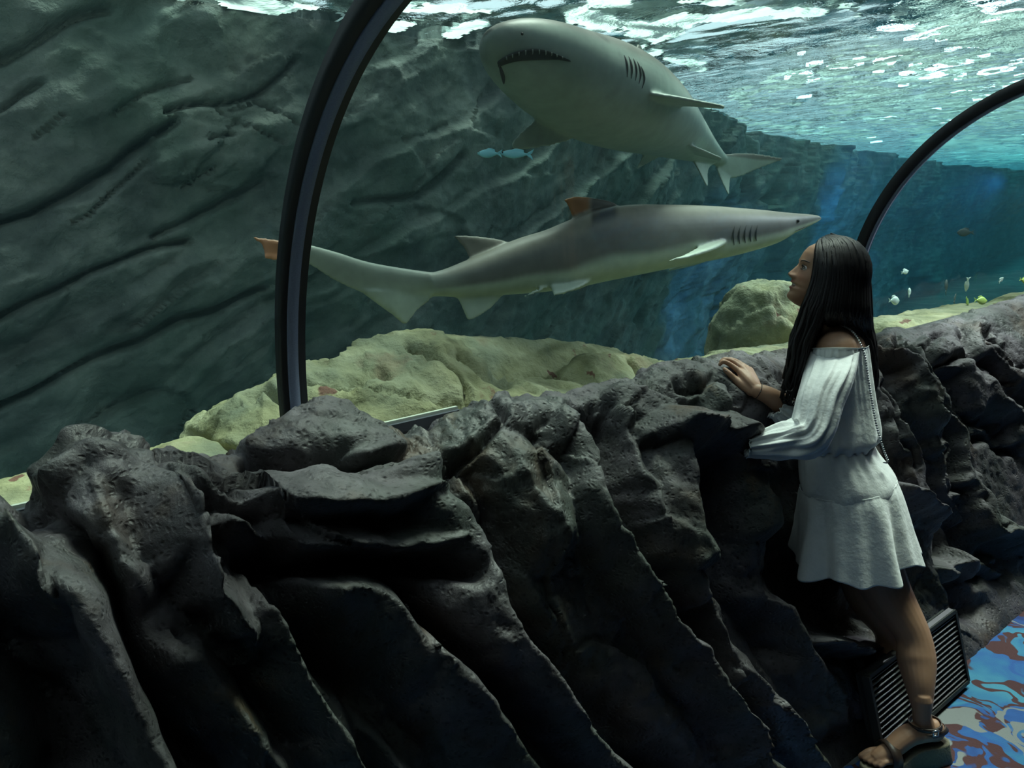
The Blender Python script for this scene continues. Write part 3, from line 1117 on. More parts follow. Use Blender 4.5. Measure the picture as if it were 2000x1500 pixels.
build_glare()
_a = arc(ARC_R + 0.05, -2, _roof_a0, 30)
_poly = np.vstack([[[ARC_N + ARC_R + 0.05, -1.58]], _a, [[-1.56, 2.2]], [[-1.56, WATER_Z - 0.05]], [[33, WATER_Z - 0.05]], [[33, -1.58]]])
_R = np.stack([s * SV + _poly[:, :1] * NV + _poly[:, 1:] * ZV for s in (-7.9, 59.9)])
_k = len(_poly)
_mb = MB()
_mb.add(_R.reshape(-1, 3), [list(q) for q in grid_faces(2, _k, True)] + [list(range(_k)), list(range(2 * _k - 1, _k - 1, -1))])
tag(_mb.build('water', M['water'], smooth=False), kind='structure')


# ---- algae-covered rocks behind the acrylic
def ledge(name, label, crest_px, n_near, n_crest, n_back, z_near, zfun=None, ridges=(), carves=(), rough=1.0, seed=0.0, ds=0.008, rows=130, zlow=-0.5):
    c = np.array([at_n(x, y, n_crest) for x, y in crest_px])
    cs, czv = c @ SV, c @ ZV
    s = np.arange(cs.min(), cs.max(), ds)
    zc = np.interp(s, cs, czv)
    k = np.hanning(15)
    zc = np.convolve(np.pad(zc, 7, 'edge'), k / k.sum(), 'valid')
    e = np.minimum((s - s[0]) / 0.10, (s[-1] - s) / 0.10).clip(0, 1)
    e = np.sqrt(1 - (1 - e) ** 2)
    zc = z_near - 0.1 + (zc - z_near + 0.1) * (0.35 + 0.65 * e)
    one = np.ones_like(s)
    dn_ = (n_crest - n_near)
    lo = np.minimum(z_near, zc - 0.02)
    ctl = [(n_near * one, lo - 0.3), (n_near * one, lo), (n_near + dn_ * 0.35 * one, lo + (zc - lo) * 0.52), (n_near + dn_ * 0.72 * one, lo + (zc - lo) * 0.86), (n_crest * one, zc),
           (n_crest + 0.3 * (n_back - n_crest) * one, zc - 0.04), (n_crest + 0.75 * (n_back - n_crest) * one, zc - 0.28), (n_back * one, zlow * one)]
    R = profile_rows(np.stack([np.stack(q, -1) for q in ctl]), rows)
    G = sheet_points(s, R)
    Nn = grid_normals(G)
    if Nn[len(s) // 2, rows // 3, 2] < 0:
        Nn = -Nn
    f = G.reshape(-1, 3)
    px, py = proj(f)
    up, dn = apply_strokes(px + perlin(f * 9 + seed) * 10, py + perlin(f * 9 + seed + 30) * 6, ridges, carves)
    fw = f + 0.03 * np.stack([perlin(f * 7), perlin(f * 7 + 9), perlin(f * 7 + 19)], 1)
    fc = facets(fw * 4.2 + seed, 1.0) * 0.020 + facets(fw * 13 + seed, 0.9, 50) * 0.006
    d = (ridged(f * np.array([2.6, 2.6, 3.5]) + seed, 4) * 0.022 + fbm(f * 14 + seed, 4) * 0.010 + fc) * rough + up - dn * 1.4 - 0.02
    G2 = (f + Nn.reshape(-1, 3) * d[:, None]).reshape(G.shape)
    back = np.stack([s[:, None] * SV + n_back * NV + (zlow - 0.02) * ZV, s[:, None] * SV + n_near * NV + (zlow - 0.02) * ZV], 1)
    o = close_sheet(name, G2, back, M['ledge'])
    return tag(o, label, 'rock', 'pale green rocks at the foot of the tank')


ledge('algae_rock', 'broad pale green rock mound behind the acrylic, with red brown spots',
      [(372, 850), (380, 832), (430, 795), (500, 755), (560, 730), (600, 712), (680, 690), (760, 665), (840, 652), (870, 660), (905, 692), (950, 722), (1000, 738), (1080, 745), (1150, 738), (1230, 735), (1290, 735)],
      1.92, 2.42, 2.95, 1.02,
      carves=[([(600, 745), (700, 762), (800, 785), (900, 788)], 5, .05), ([(800, 672), (850, 700), (900, 740), (920, 790)], 5, .045), ([(480, 775), (520, 760), (560, 790)], 8, .04),
              ([(370, 850), (400, 870), (470, 890)], 8, .04), ([(690, 735), (740, 715), (760, 740)], 7, .03), ([(900, 690), (940, 720), (1000, 740)], 7, .05), ([(620, 800), (640, 795)], 5, .03)],
      ridges=[([(600, 760), (720, 780), (850, 800)], 30, 25, .02), ([(850, 720), (900, 770)], 30, 30, .025)])
ledge('algae_rock', 'flat pale green slab lying on top of the broad rock mound',
      [(835, 690), (850, 660), (880, 652), (960, 655), (1050, 660), (1120, 664), (1180, 672), (1212, 684), (1222, 698)], 2.36, 2.55, 3.0, 1.02, seed=4.0, rough=0.5,
      carves=[([(1080, 672), (1130, 680)], 4, .015)])
ledge('algae_rock', 'small pale green ledge between the flat slab and the dark parapet',
      [(1118, 712), (1135, 694), (1180, 690), (1240, 690), (1290, 698), (1320, 712)], 2.05, 2.25, 2.6, 0.98, seed=8.0, rough=0.7, carves=[([(1230, 695), (1260, 720)], 4, .03)])
ledge('algae_rock', 'low pale green rock left of the broad mound, behind the leftmost parapet boulder',
      [(-260, 975), (-60, 940), (0, 926), (100, 914), (200, 892), (300, 868), (380, 852), (430, 855), (470, 880)], 1.92, 2.2, 2.7, 1.04, seed=13.0, rough=0.6, rows=100)
ledge('algae_rock', 'low green ledge at the foot of the tall boulder beside her hand',
      [(1270, 716), (1310, 704), (1360, 696), (1410, 690), (1450, 676), (1510, 668), (1580, 662), (1680, 655), (1720, 660)], 1.92, 2.18, 2.7, 0.98, seed=17.0, rough=0.7, rows=100)
ledge('algae_rock', 'yellow green flat rock behind the parapet, right of her hair',
      [(1690, 636), (1705, 624), (1740, 617), (1800, 606), (1850, 598), (1890, 592), (1925, 600), (1945, 612)], 1.92, 2.2, 2.7, 0.96, seed=21.0, rough=0.6, rows=100)
ledge('algae_rock', 'brown rock behind the parapet at the right edge of the view',
      [(1925, 612), (1945, 596), (1985, 573), (2030, 564), (2120, 560), (2180, 575)], 1.92, 2.15, 2.6, 0.96, seed=25.0, rough=0.5, rows=100)


def boulder(name, label, c, r, seed, mat):
    th = np.linspace(0.03, math.pi - 0.03, 70)
    ph = np.linspace(0, 2 * math.pi, 120, endpoint=False)
    T, F = np.meshgrid(th, ph, indexing='ij')
    D = np.stack([np.sin(T) * np.cos(F), np.sin(T) * np.sin(F), np.cos(T)], -1).reshape(-1, 3)
    pw = np.sign(D) * np.abs(D) ** 0.8
    L = pw * np.array(r)
    V = c + L[:, :1] * SV + L[:, 1:2] * NV + L[:, 2:] * ZV
    d = ridged(V * 3.2 + seed, 4) * 0.03 + fbm(V * 14 + seed, 4) * 0.008 + facets(V * 5, 1.0) * 0.022 - 0.03
    W = (D[:, :1] * SV + D[:, 1:2] * NV + D[:, 2:] * ZV)
    V = V + W * d[:, None]
    mb = MB()
    mb.rings(V.reshape(70, 120, 3))
    return tag(mb.build(name, mat), label, 'rock', 'pale green rocks at the foot of the tank')


_b = at_n(1486, 690, 2.6)
boulder('algae_rock', 'tall upright green grey boulder behind the face of the woman', _b + ZV * -0.1, (0.26, 0.3, 0.50), 3.3, M['ledge'])

# ------------------------------------------------------------------ sharks
def fin_shell(mb, lead, trail, th0, th1, nrm, n=18, edge=0.006):
    """solid blade between a leading and a trailing curve, root to tip"""
    L, T = catmull(lead, n), catmull(trail, n)
    nrm = unit(nrm)
    x = np.array([0, .06, .2, .4, .65, .88, 1.0])
    prof = np.array([.25, .75, 1, .95, .7, .35, .12])
    rings = []
    for i in range(n):
        f = i / (n - 1)
        th = (th0 * (1 - f) + th1 * f)
        c = L[i][None] * (1 - x[:, None]) + T[i][None] * x[:, None]
        o = np.maximum(prof * th, edge)[:, None] * nrm
        rings.append(np.vstack([c + o, (c - o)[::-1]]))
    mb.rings(np.array(rings))


class Spine:
    def __init__(self, ctr, rt, rb, rw, up, n=64):
        """ctr (k,3); rt/rb radius above / below; rw half width; up vector(s)"""
        A = np.column_stack([ctr, rt, rb, rw, np.broadcast_to(up, (len(ctr), 3))])
        q = catmull(A, n)
        self.c, self.rt, self.rb, self.rw = q[:, :3], np.maximum(q[:, 3], .004), np.maximum(q[:, 4], .004), np.maximum(q[:, 5], .004)
        t = np.gradient(self.c, axis=0)
        self.t = t / np.linalg.norm(t, axis=1)[:, None]
        u = q[:, 6:9]
        u = u - self.t * (u * self.t).sum(1)[:, None]
        self.u = u / np.linalg.norm(u, axis=1)[:, None]
        self.w = np.cross(self.t, self.u)

    def rings(self, sides=40, pw=0.92):
        ph = np.linspace(0, 2 * math.pi, sides, endpoint=False)
        c, s = np.cos(ph), np.sin(ph)
        c, s = np.sign(c) * np.abs(c) ** pw, np.sign(s) * np.abs(s) ** pw
        rv = np.where(s[None, :] > 0, self.rt[:, None], self.rb[:, None])
        return self.c[:, None] + self.w[:, None] * (c[None, :] * self.rw[:, None])[..., None] + self.u[:, None] * (s[None, :] * rv)[..., None]

    def local(self, v):
        """for each vertex: station index and height (-1 belly .. 1 back)"""
        k = np.empty(len(v), int)
        for a in range(0, len(v), 20000):
            d = ((v[a:a + 20000, None] - self.c[None]) ** 2).sum(2)
            k[a:a + 20000] = d.argmin(1)
        h = ((v - self.c[k]) * self.u[k]).sum(1)
        return k, h / np.where(h > 0, self.rt[k], self.rb[k])


def lerp_col(a, b, t):
    return np.array(a)[None] * (1 - t[:, None]) + np.array(b)[None] * t[:, None]


def slit(mb, bvh, pts_px, r, lift=0.0):
    P3 = []
    for x, y in pts_px:
        p, n = hit(bvh, x, y)
        if p is None:
            return
        P3.append(p + n * lift if (n @ ray(x, y)) < 0 else p - n * lift)
    mb.tube(P3, [r * 0.4] + [r] * (len(P3) - 2) + [r * 0.4], 6, 10)


M['gill'] = plain('gill_grey', (0.045, 0.05, 0.046), 0.6)


# ---- the long shark in profile
def depth_b(x):
    f = (x - 490) / (1604 - 490)
    return 1 / ((1 - f) / 2.80 + f / 4.05)


def PB(x, y, dd=0.0):
    return P(x, y, depth_b(x) + dd)


def build_profile_shark():
    st = [  # x, y top, y bottom, width factor  (nose first)
        (1604, 424, 428, 1.0), (1594, 420.5, 434, 1.25), (1570, 418, 445, 1.4), (1544, 416, 457, 1.3), (1512, 413, 475, 1.12), (1480, 410, 486, 1.0), (1440, 407, 497, .92), (1400, 404, 506, .88),
        (1352, 402, 515, .86), (1300, 401, 525, .84), (1240, 401, 537, .82), (1180, 409, 549, .80), (1130, 428, 560, .80), (1080, 448, 568, .82), (1030, 463, 573, .84),
        (980, 482, 577, .86), (930, 503, 581, .88), (890, 519, 581, .9), (860, 529, 579, .92), (838, 533, 580, .85)]
    ctr, rt, rb, rw = [], [], [], []
    for x, yt, yb, w in st:
        d = depth_b(x)
        ctr.append(P(x, (yt + yb) / 2, d))
        h = (yb - yt) / 2 * d / FPX
        rt.append(h)
        rb.append(h)
        rw.append(h * w * 0.86)
    ctr = np.array(ctr)
    up0 = unit(PB(1200, 400) - PB(1200, 540))
    up0 = unit(up0 + 0.10 * (CAM - ctr[8]) / 3)
    sp = Spine(ctr, rt, rb, rw, up0, 90)
    side = unit(np.cross(sp.t[40], sp.u[40]))
    if side @ (CAM - sp.c[40]) < 0:
        side = -side
    mb = MB()
    mb.rings(sp.rings())
    S = lambda pts: [PB(x, y) for x, y in pts]
    # first dorsal fin
    fin_shell(mb, S([(1222, 420), (1200, 397), (1160, 387), (1125, 384), (1103, 389)]), S([(1132, 448), (1124, 432), (1117, 419), (1110, 402), (1101, 391)]), .022, .006, side)
    # second dorsal fin
    fin_shell(mb, S([(1010, 482), (980, 469), (935, 462), (888, 459)]), S([(922, 522), (915, 500), (905, 482), (886, 461)]), .016, .005, side)
    # tail, upper lobe
    fin_shell(mb, S([(852, 533), (800, 526), (720, 512), (659, 493), (598, 477), (545, 469), (491, 462)]), S([(845, 577), (780, 586), (715, 574), (655, 548), (603, 516), (562, 504), (500, 470)]), .030, .005, side, 26)
    # the notch lobe at its end
    fin_shell(mb, S([(566, 474), (535, 471), (512, 474)]), S([(564, 507), (540, 509), (517, 505)]), .008, .005, side, 10)
    # tail, lower lobe
    fin_shell(mb, S([(700, 566), (740, 596), (765, 614), (787, 633)]), S([(850, 572), (835, 590), (815, 606), (795, 632)]), .018, .005, side, 16)
    # anal fin
    fin_shell(mb, S([(985, 572), (962, 598), (938, 616), (918, 626)]), S([(888, 574), (900, 594), (906, 608), (913, 624)]), .014, .005, side, 14)
    # pelvic fins, near and far
    for dd, k in ((-0.10, 0), (0.10, 8)):
        fin_shell(mb, [PB(1160 + k, 545, dd * .4), PB(1130 + k, 562, dd), PB(1095 + k, 574, dd * 1.3)], [PB(1075 + k, 560, dd * .4), PB(1078 + k, 568, dd), PB(1082 + k, 577, dd * 1.3)], .010, .004, unit(sp.u[50] + side * .5), 12)
    fin_shell(mb, [PB(1070, 562, -.06), PB(1030, 576, -.08), PB(990, 588, -.09)], [PB(1045, 566, -.06), PB(1018, 582, -.08), PB(988, 591, -.09)], .008, .004, sp.u[60], 10)
    # pectoral fins swept back along the flank
    fin_shell(mb, [PB(1428, 468, -.05), PB(1400, 484, -.24), PB(1355, 499, -.38), PB(1308, 509, -.46)], [PB(1370, 480, -.06), PB(1350, 492, -.22), PB(1328, 503, -.36), PB(1304, 510, -.46)], .017, .005, sp.u[25] + .35 * side, 18)
    fin_shell(mb, [PB(1428, 484, .10), PB(1400, 500, .26), PB(1355, 516, .40), PB(1308, 527, .48)], [PB(1370, 492, .10), PB(1350, 508, .24), PB(1328, 520, .38), PB(1304, 528, .48)], .017, .005, sp.u[25], 18)
    me = remesh(mb.mesh('b'), 0.0065, 4, 0.5)
    v = coords(me)
    k, h = sp.local(v)
    px, py = proj(v)
    wob = perlin(v * 5) * 0.12
    t = smooth01((h + 0.52 + wob) / 0.35)
    tt = smooth01((h + 1.1 + wob) / 2.2) * 0.5
    bl = smooth01((px - 790) / 150)
    t = t * bl + tt * (1 - bl)
    col = lerp_col((0.48, 0.56, 0.47), (0.16, 0.163, 0.152), t)
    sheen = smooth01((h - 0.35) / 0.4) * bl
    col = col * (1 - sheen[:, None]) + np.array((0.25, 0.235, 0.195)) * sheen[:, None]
    # orange reflected light painted on the rear of the first dorsal fin and on the tail tip, dark front of that fin
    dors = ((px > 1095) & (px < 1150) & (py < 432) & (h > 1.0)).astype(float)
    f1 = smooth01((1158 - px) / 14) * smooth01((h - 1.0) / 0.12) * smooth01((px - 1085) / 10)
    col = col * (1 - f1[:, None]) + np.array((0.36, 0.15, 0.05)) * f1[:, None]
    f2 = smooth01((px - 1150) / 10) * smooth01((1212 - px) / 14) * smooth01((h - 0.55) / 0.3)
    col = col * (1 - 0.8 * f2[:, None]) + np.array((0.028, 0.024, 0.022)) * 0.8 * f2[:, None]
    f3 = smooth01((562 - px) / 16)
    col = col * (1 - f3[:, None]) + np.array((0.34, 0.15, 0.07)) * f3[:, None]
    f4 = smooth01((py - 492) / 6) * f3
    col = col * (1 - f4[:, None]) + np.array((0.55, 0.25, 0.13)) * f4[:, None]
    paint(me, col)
    root = empty('shark', sp.c[40], label='long slender grey shark in profile with orange reflected light painted on its dorsal tip', cat='shark')
    inv = Matrix.Translation(-root.location)
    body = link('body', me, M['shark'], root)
    parts = [body]
    bvh = bvh_of(me)
    for i, x in enumerate((1433, 1444, 1455, 1466, 1477)):
        g = MB()
        slit(g, bvh, [(x + 3, 440), (x, 452), (x - 1, 464), (x + 1, 478 - 2 * i)], .0055, -.001)
        if g.n:
            parts.append(g.build('gill_slit', M['gill'], root))
    g = MB()
    slit(g, bvh, [(1578, 441), (1564, 446), (1553, 451)], .004, 0)
    if g.n:
        parts.append(g.build('mouth', M['dark'], root))
    p, n = hit(bvh, 1558, 432)
    if p is not None:
        g = MB()
        g.ball(p, .009, 12, 8)
        parts.append(g.build('eye', M['iris'], root))
    for q in parts:
        q.matrix_parent_inverse = inv
    return root


build_profile_shark()


# ---- the heavy shark coming head-on overhead
def build_near_shark():
    st = [  # x, y, depth, half thickness px (back/belly), half width px
        (952, 68, 2.50, 10, 10, 14), (968, 76, 2.53, 26, 30, 44), (1000, 92, 2.60, 44, 52, 74), (1050, 118, 2.72, 60, 70, 96), (1105, 148, 2.88, 74, 84, 106),
        (1165, 176, 3.08, 86, 90, 108), (1225, 203, 3.32, 86, 84, 98), (1280, 232, 3.62, 70, 66, 78), (1330, 264, 3.98, 46, 44, 52), (1375, 292, 4.35, 25, 25, 28), (1402, 308, 4.60, 15, 15, 15), (1418, 318, 4.74, 11, 11, 9)]
    ctr = np.array([P(x, y, d) for x, y, d, *_ in st])
    m = np.array([d / FPX for _, _, d, *_ in st])
    rt, rb, rw = [np.array([q[i] for q in st]) * m for i in (3, 4, 5)]
    # belly turned towards the walkway and down
    ax, ay, az = np.array(cx), np.array(cy), np.array(cz)
    up = unit(0.22 * ax + 0.80 * ay - 0.62 * az)
    sp = Spine(ctr, rt, rb, rw, up, 80)
    mb = MB()
    mb.rings(sp.rings(48, 0.95))
    D = lambda x, y, d: P(x, y, d)
    # pectoral fins
    fin_shell(mb, [D(1075, 215, 2.98), D(1042, 238, 2.95), D(1012, 264, 2.93), D(998, 282, 2.93)], [D(1150, 250, 3.15), D(1110, 275, 3.10), D(1055, 288, 3.0), D(1004, 294, 2.94)], .022, .006, az + .2 * ay, 20)
    fin_shell(mb, [D(1235, 165, 3.1), D(1262, 180, 3.0), D(1330, 192, 2.98), D(1416, 208, 3.0)], [D(1270, 205, 3.4), D(1300, 207, 3.36), D(1345, 206, 3.26), D(1412, 211, 3.06)], .024, .005, ay, 22)
    # dorsal fins, on the back away from the view
    b1 = sp.c[46] + sp.u[46] * sp.rt[46] * .8
    fin_shell(mb, [b1, b1 + sp.u[46] * .10 + sp.t[46] * .06, b1 + sp.u[46] * .20 + sp.t[46] * .18], [b1 + sp.t[46] * .28, b1 + sp.u[46] * .08 + sp.t[46] * .24, b1 + sp.u[46] * .20 + sp.t[46] * .22], .02, .005, sp.w[46], 12)
    # pelvic fins
    fin_shell(mb, [D(1300, 268, 3.72), D(1350, 284, 3.72), D(1410, 309, 3.9)], [D(1330, 292, 4.0), D(1362, 302, 4.0), D(1408, 313, 3.95)], .014, .004, ay + .3 * az, 16)
    fin_shell(mb, [D(1275, 282, 3.7), D(1258, 300, 3.66), D(1243, 328, 3.66)], [D(1310, 300, 3.9), D(1280, 312, 3.8), D(1246, 331, 3.68)], .012, .004, az, 12)
    # anal fin
    fin_shell(mb, [D(1345, 300, 4.2), D(1362, 328, 4.2), D(1380, 364, 4.2)], [D(1405, 314, 4.55), D(1384, 330, 4.4), D(1382, 362, 4.22)], .012, .004, az + .5 * ax, 14)
    # tail
    fin_shell(mb, [D(1405, 303, 4.62), D(1440, 300, 4.70), D(1480, 301, 4.82), D(1530, 309, 4.95)], [D(1412, 350, 4.66), D(1445, 345, 4.74), D(1475, 332, 4.84), D(1526, 313, 4.95)], .02, .005, az + .3 * ay, 18)
    fin_shell(mb, [D(1396, 318, 4.62), D(1405, 345, 4.62), D(1422, 381, 4.62)], [D(1432, 330, 4.72), D(1426, 352, 4.68), D(1424, 379, 4.63)], .016, .005, az, 14)
    me = remesh(mb.mesh('n'), 0.0065, 4, 0.5)
    v = coords(me)
    k, h = sp.local(v)
    wob = perlin(v * 4) * 0.12
    t = smooth01((h + 0.02 + wob) / 0.45)
    col = lerp_col((0.35, 0.43, 0.38), (0.19, 0.19, 0.165), t)
    nose = smooth01((16 - k) / 8)
    col = col * (1 - .35 * nose[:, None]) + np.array((0.14, 0.15, 0.14)) * .35 * nose[:, None]
    px, py = proj(v)
    spot = smooth01((perlin(v * 9 + 3) - .45) / .2) * .35 * (t > .3)
    col = col * (1 - spot[:, None])
    pec = smooth01((px - 1262) / 12) * smooth01((1420 - px) / 10) * (py > 172) * (py < 216) * ((v - CAM) @ np.array([0, 1, 0]) < 3.3)
    paint(me, col)
    root = empty('shark', sp.c[35], label='heavy grey shark swimming nose first overhead, pale belly and open mouth', cat='shark')
    parts = [link('body', me, M['shark'], root)]
    bvh = bvh_of(me)
    # mouth: a dark crescent pressed into the underside of the head, with teeth along its upper edge
    upper = [(972, 120), (990, 108), (1015, 99), (1042, 95), (1068, 99), (1090, 107), (1112, 117)]
    lower = [(974, 129), (992, 122), (1015, 117), (1042, 116), (1068, 116), (1090, 116), (1113, 120)]
    U, L = catmull(upper, 26), catmull(lower, 26)
    rows = []
    for a, b in zip(U, L):
        col_ = []
        for f in np.linspace(0, 1, 6):
            q = a * (1 - f) + b * f
            p, n = hit(bvh, q[0], q[1])
            if p is None:
                p, n = (rows[-1][len(col_)][0], rows[-1][len(col_)][1]) if rows else (D(q[0], q[1], 2.6), -az)
            if n @ ray(q[0], q[1]) > 0:
                n = -n
            col_.append((p, n))
        rows.append(col_)
    G = np.array([[p + n * .006 for p, n in r] for r in rows])
    B = np.array([[p - n * .02 for p, n in r] for r in rows])
    g = MB()
    g.rings(np.concatenate([G, B[:, ::-1]], 1))
    mouth = g.build('mouth', M['dark'], root)
    mouth['label'] = 'dark open mouth'
    parts.append(mouth)
    for i in range(4, 23, 2):
        p, n = rows[i][0]
        q, _ = rows[i][3]
        g = MB()
        g.tube([p + n * .006, p * .55 + q * .45 + n * .009, p * .2 + q * .8 + n * .006], [.0024, .0018, .0006], 5, 5, dome=False)
        parts.append(g.build('tooth', M['tooth'], root))
    g = MB()
    slit(g, bvh, [(975, 126), (980, 140), (983, 152), (984, 163)], .007, 0)
    if g.n:
        parts.append(g.build('jaw_fold', M['dark'], root))
    for i, (x, y) in enumerate([(1219, 108), (1228, 111), (1237, 115), (1245, 121), (1252, 130)]):
        g = MB()
        slit(g, bvh, [(x, y), (x + 4, y + 12), (x + 6, y + 26), (x + 6 - i, y + 42)], .006, -.001)
        if g.n:
            parts.append(g.build('gill_slit', M['gill'], root))
    for x, y in ((1020, 66),):
        p, n = hit(bvh, x, y)
        if p is not None:
            g = MB()
            g.ball(p - n * .003 * np.sign(n @ -ray(x, y)), .006, 10, 8)
            parts.append(g.build('nostril', M['dark'], root))
    inv = Matrix.Translation(-root.location)
    for q in parts:
        q.matrix_parent_inverse = inv


build_near_shark()


# ------------------------------------------------------------------ small fish
M['fish_pale'] = plain('pale_fish', (0.62, 0.82, 0.74), 0.4)
M['fish_green'] = plain('yellow_green_fish', (0.45, 0.68, 0.16), 0.4)
M['reflection_cyan'] = plain('cyan_reflection', (0.30, 0.75, 0.85), 0.3)
M['fish_grey'] = plain('grey_fish', (0.16, 0.20, 0.19), 0.45)
ax_, ay_, az_ = np.array(cx), np.array(cy), np.array(cz)


def fish(label, x, y, d, length, ang, mat, deep=0.24, turn=0.3, group='small fish above the pale rocks', wide=0.07):
    """length in px; ang: heading in the picture plane, degrees; turn: heading away from the view"""
    c = P(x, y, d)
    L = 1.15 * length * d / FPX
    a = math.radians(ang)
    fwd = unit(math.cos(a) * ax_ + math.sin(a) * ay_ - turn * az_)
    up = unit(ay_ - fwd * (ay_ @ fwd)) if abs(fwd @ ay_) < .9 else unit(-ax_ - fwd * (-ax_ @ fwd))
    root = empty('fish', c, label=label, cat='fish', group=group)
    k = np.array([.5, .46, .36, .2, .02, -.15, -.27, -.32])
    rr = np.array([.03, .3, .68, .97, .95, .6, .26, .2]) * deep
    sp = Spine(fwd * (k * L)[:, None], rr * L, rr * L * 1.02, np.maximum(rr * L * .42, .003), up, 18)
    mb = MB()
    mb.rings(sp.rings(14))
    b = mb.build('body', mat, root)
    tb = MB()
    fin_shell(tb, [fwd * -.29 * L + up * .03 * L, fwd * -.38 * L + up * .09 * L, fwd * -.5 * L + up * .17 * L], [fwd * -.30 * L, fwd * -.40 * L, fwd * -.46 * L + up * .06 * L], .004, .002, sp.w[8], 5, .0015)
    fin_shell(tb, [fwd * -.29 * L - up * .03 * L, fwd * -.38 * L - up * .09 * L, fwd * -.5 * L - up * .17 * L], [fwd * -.30 * L, fwd * -.40 * L, fwd * -.46 * L - up * .06 * L], .004, .002, sp.w[8], 5, .0015)
    tb.build('tail', mat, root)
    fb = MB()
    h = deep * L
    fin_shell(fb, [fwd * .2 * L + up * h * .9, fwd * .05 * L + up * h * 1.25, fwd * -.15 * L + up * h * 1.1], [fwd * -.2 * L + up * h * .4, fwd * -.2 * L + up * h * .6, fwd * -.2 * L + up * h * .9], .004, .002, sp.w[8], 6, .0015)
    fb.build('dorsal_fin', mat, root)
    eb = MB()
    s = 1 if sp.w[3] @ (CAM - c) > 0 else -1
    eb.ball(sp.c[3] + sp.w[3] * s * sp.rw[3] * .9 + up * .02 * L, .022 * L, 8, 6)
    eb.build('eye', M['iris'], root)
    return root


fish('round pale green fish, lowest and leftmost of the small fish', 1746, 587, 4.2, 22, 0, M['fish_pale'], .34)
fish('pale fish with a bright white tail, up right of the round one', 1776, 571, 4.2, 20, 60, M['fish_pale'], .30, .8)
fish('small pale fish just right of the hair of the woman', 1767, 531, 4.6, 15, 15, M['fish_pale'], .30)
fish('blue grey fish heading left in the blue water, above the others', 1886, 454, 6.0, 27, 178, M['fish_grey'], .25, 0.2)
fish('dim brown grey fish hanging nose up above the flat rock', 1848, 560, 5.6, 30, 70, M['fish_grey'], .22, .5)
fish('slim pale fish hanging nose down', 1889, 555, 4.6, 25, -88, M['fish_pale'], .15, .4)
fish('bright green fish beside the brown rock, heading right', 1915, 587, 4.4, 25, -3, M['fish_green'], .27, .2)
fish('half hidden green fish just over the flat rock, left of the bright green one', 1889, 588, 4.9, 16, -60, M['fish_green'], .28, .5)
fish('dim grey fish sliver low above the flat rock', 1865, 583, 5.4, 20, 65, M['fish_grey'], .13, .4)
fish('small grey white fish tilted upward near the right edge', 1955, 547, 4.6, 15, 40, M['fish_pale'], .22, .4)
fish('yellow green fish cut by the right edge of the view', 2000, 548, 4.4, 18, -15, M['fish_green'], .27, .2)
fish('fish shape added for a pale cyan reflection under the side fin of the heavy shark, the left one of two', 957, 300, 2.75, 42, 178, M['reflection_cyan'], .17, .1, 'pair of cyan reflections under the heavy shark')  # two fish shapes stand in for a cyan reflection here
fish('fish shape added for a pale cyan reflection under the side fin of the heavy shark, the right one of two', 1010, 301, 2.75, 56, 176, M['reflection_cyan'], .13, .1, 'pair of cyan reflections under the heavy shark')

# ------------------------------------------------------------------ the woman at the parapet
bpy.context.view_layer.update()
_dg = bpy.context.evaluated_depsgraph_get()
rock_bvh = BVHTree.FromObject(parapet, _dg)


def rock_depth(px, py):
    p, n = hit(rock_bvh, px, py)
    return (p - CAM) @ (-np.array(cz))


F = unit([-0.90, 0.43, 0])
Lf = np.array([-F[1], F[0], 0.0])          # her left, towards the view
U = ZV
person = empty('person', P(1840, 1480, 2.27) * np.array([1, 1, 0]), label='woman in a white off-shoulder dress leaning on the dark rock parapet, looking up', cat='person')
P_INV = Matrix.Translation(-person.location)


def attach(o, parent=None):
    o.parent = parent or person
    if parent is None:
        o.matrix_parent_inverse = P_INV
    return o


# ---- head
Fy = unit([-0.985, 0.17, 0])
TILT = math.radians(23)
Fh = Fy * math.cos(TILT) + U * math.sin(TILT)
Uh = U * math.cos(TILT) - Fy * math.sin(TILT)
Lh = np.cross(Uh, Fh)
if Lh @ Lf < 0:
    Lh = -Lh
HEAD_D = 2.36
HO = P(1537, 533, HEAD_D) - (Fh * 0.1135 + Uh * 0.081)


def hp(x, y, z):
    return HO + Fh * x + Lh * y + Uh * z


hz = [0.000, .006, .014, .024, .036, .047, .053, .060, .070, .085, .100, .115, .127, .140, .158, .176, .194, .208, .217, .221]
hf = [.050, .072, .0825, .0860, .0830, .090, .0855, .092, .0885, .0885, .0885, .0880, .0915, .0930, .0905, .0835, .066, .044, .022, .006]
hb = [.020, .004, -.004, -.012, -.026, -.045, -.055, -.066, -.080, -.092, -.100, -.104, -.105, -.105, -.102, -.095, -.080, -.060, -.038, -.014]
hw = [.012, .022, .030, .039, .048, .0535, .0555, .058, .062, .0665, .069, .070, .0705, .0715, .0720, .069, .060, .047, .030, .012]
zz = np.linspace(0, .221, 90)
tab = np.array([np.interp(zz, hz, q) for q in (hf, hb, hw)])
kk = np.hanning(5)
tab = np.array([np.convolve(np.pad(q, 2, 'edge'), kk / kk.sum(), 'valid') for q in tab])
ph = np.linspace(0, 2 * math.pi, 110, endpoint=False)
cph, sph = np.cos(ph), np.sin(ph)
X = (tab[0] + tab[1])[:, None] / 2 + (tab[0] - tab[1])[:, None] / 2 * np.sign(cph) * np.abs(cph) ** 0.86
Y = tab[2][:, None] * np.sign(sph) * np.abs(sph) ** 0.86
Z = np.broadcast_to(zz[:, None], X.shape).copy()
front = smooth01((X - 0.02) / 0.04)
g = lambda q, c, s: np.exp(-((q - c) / s) ** 2)
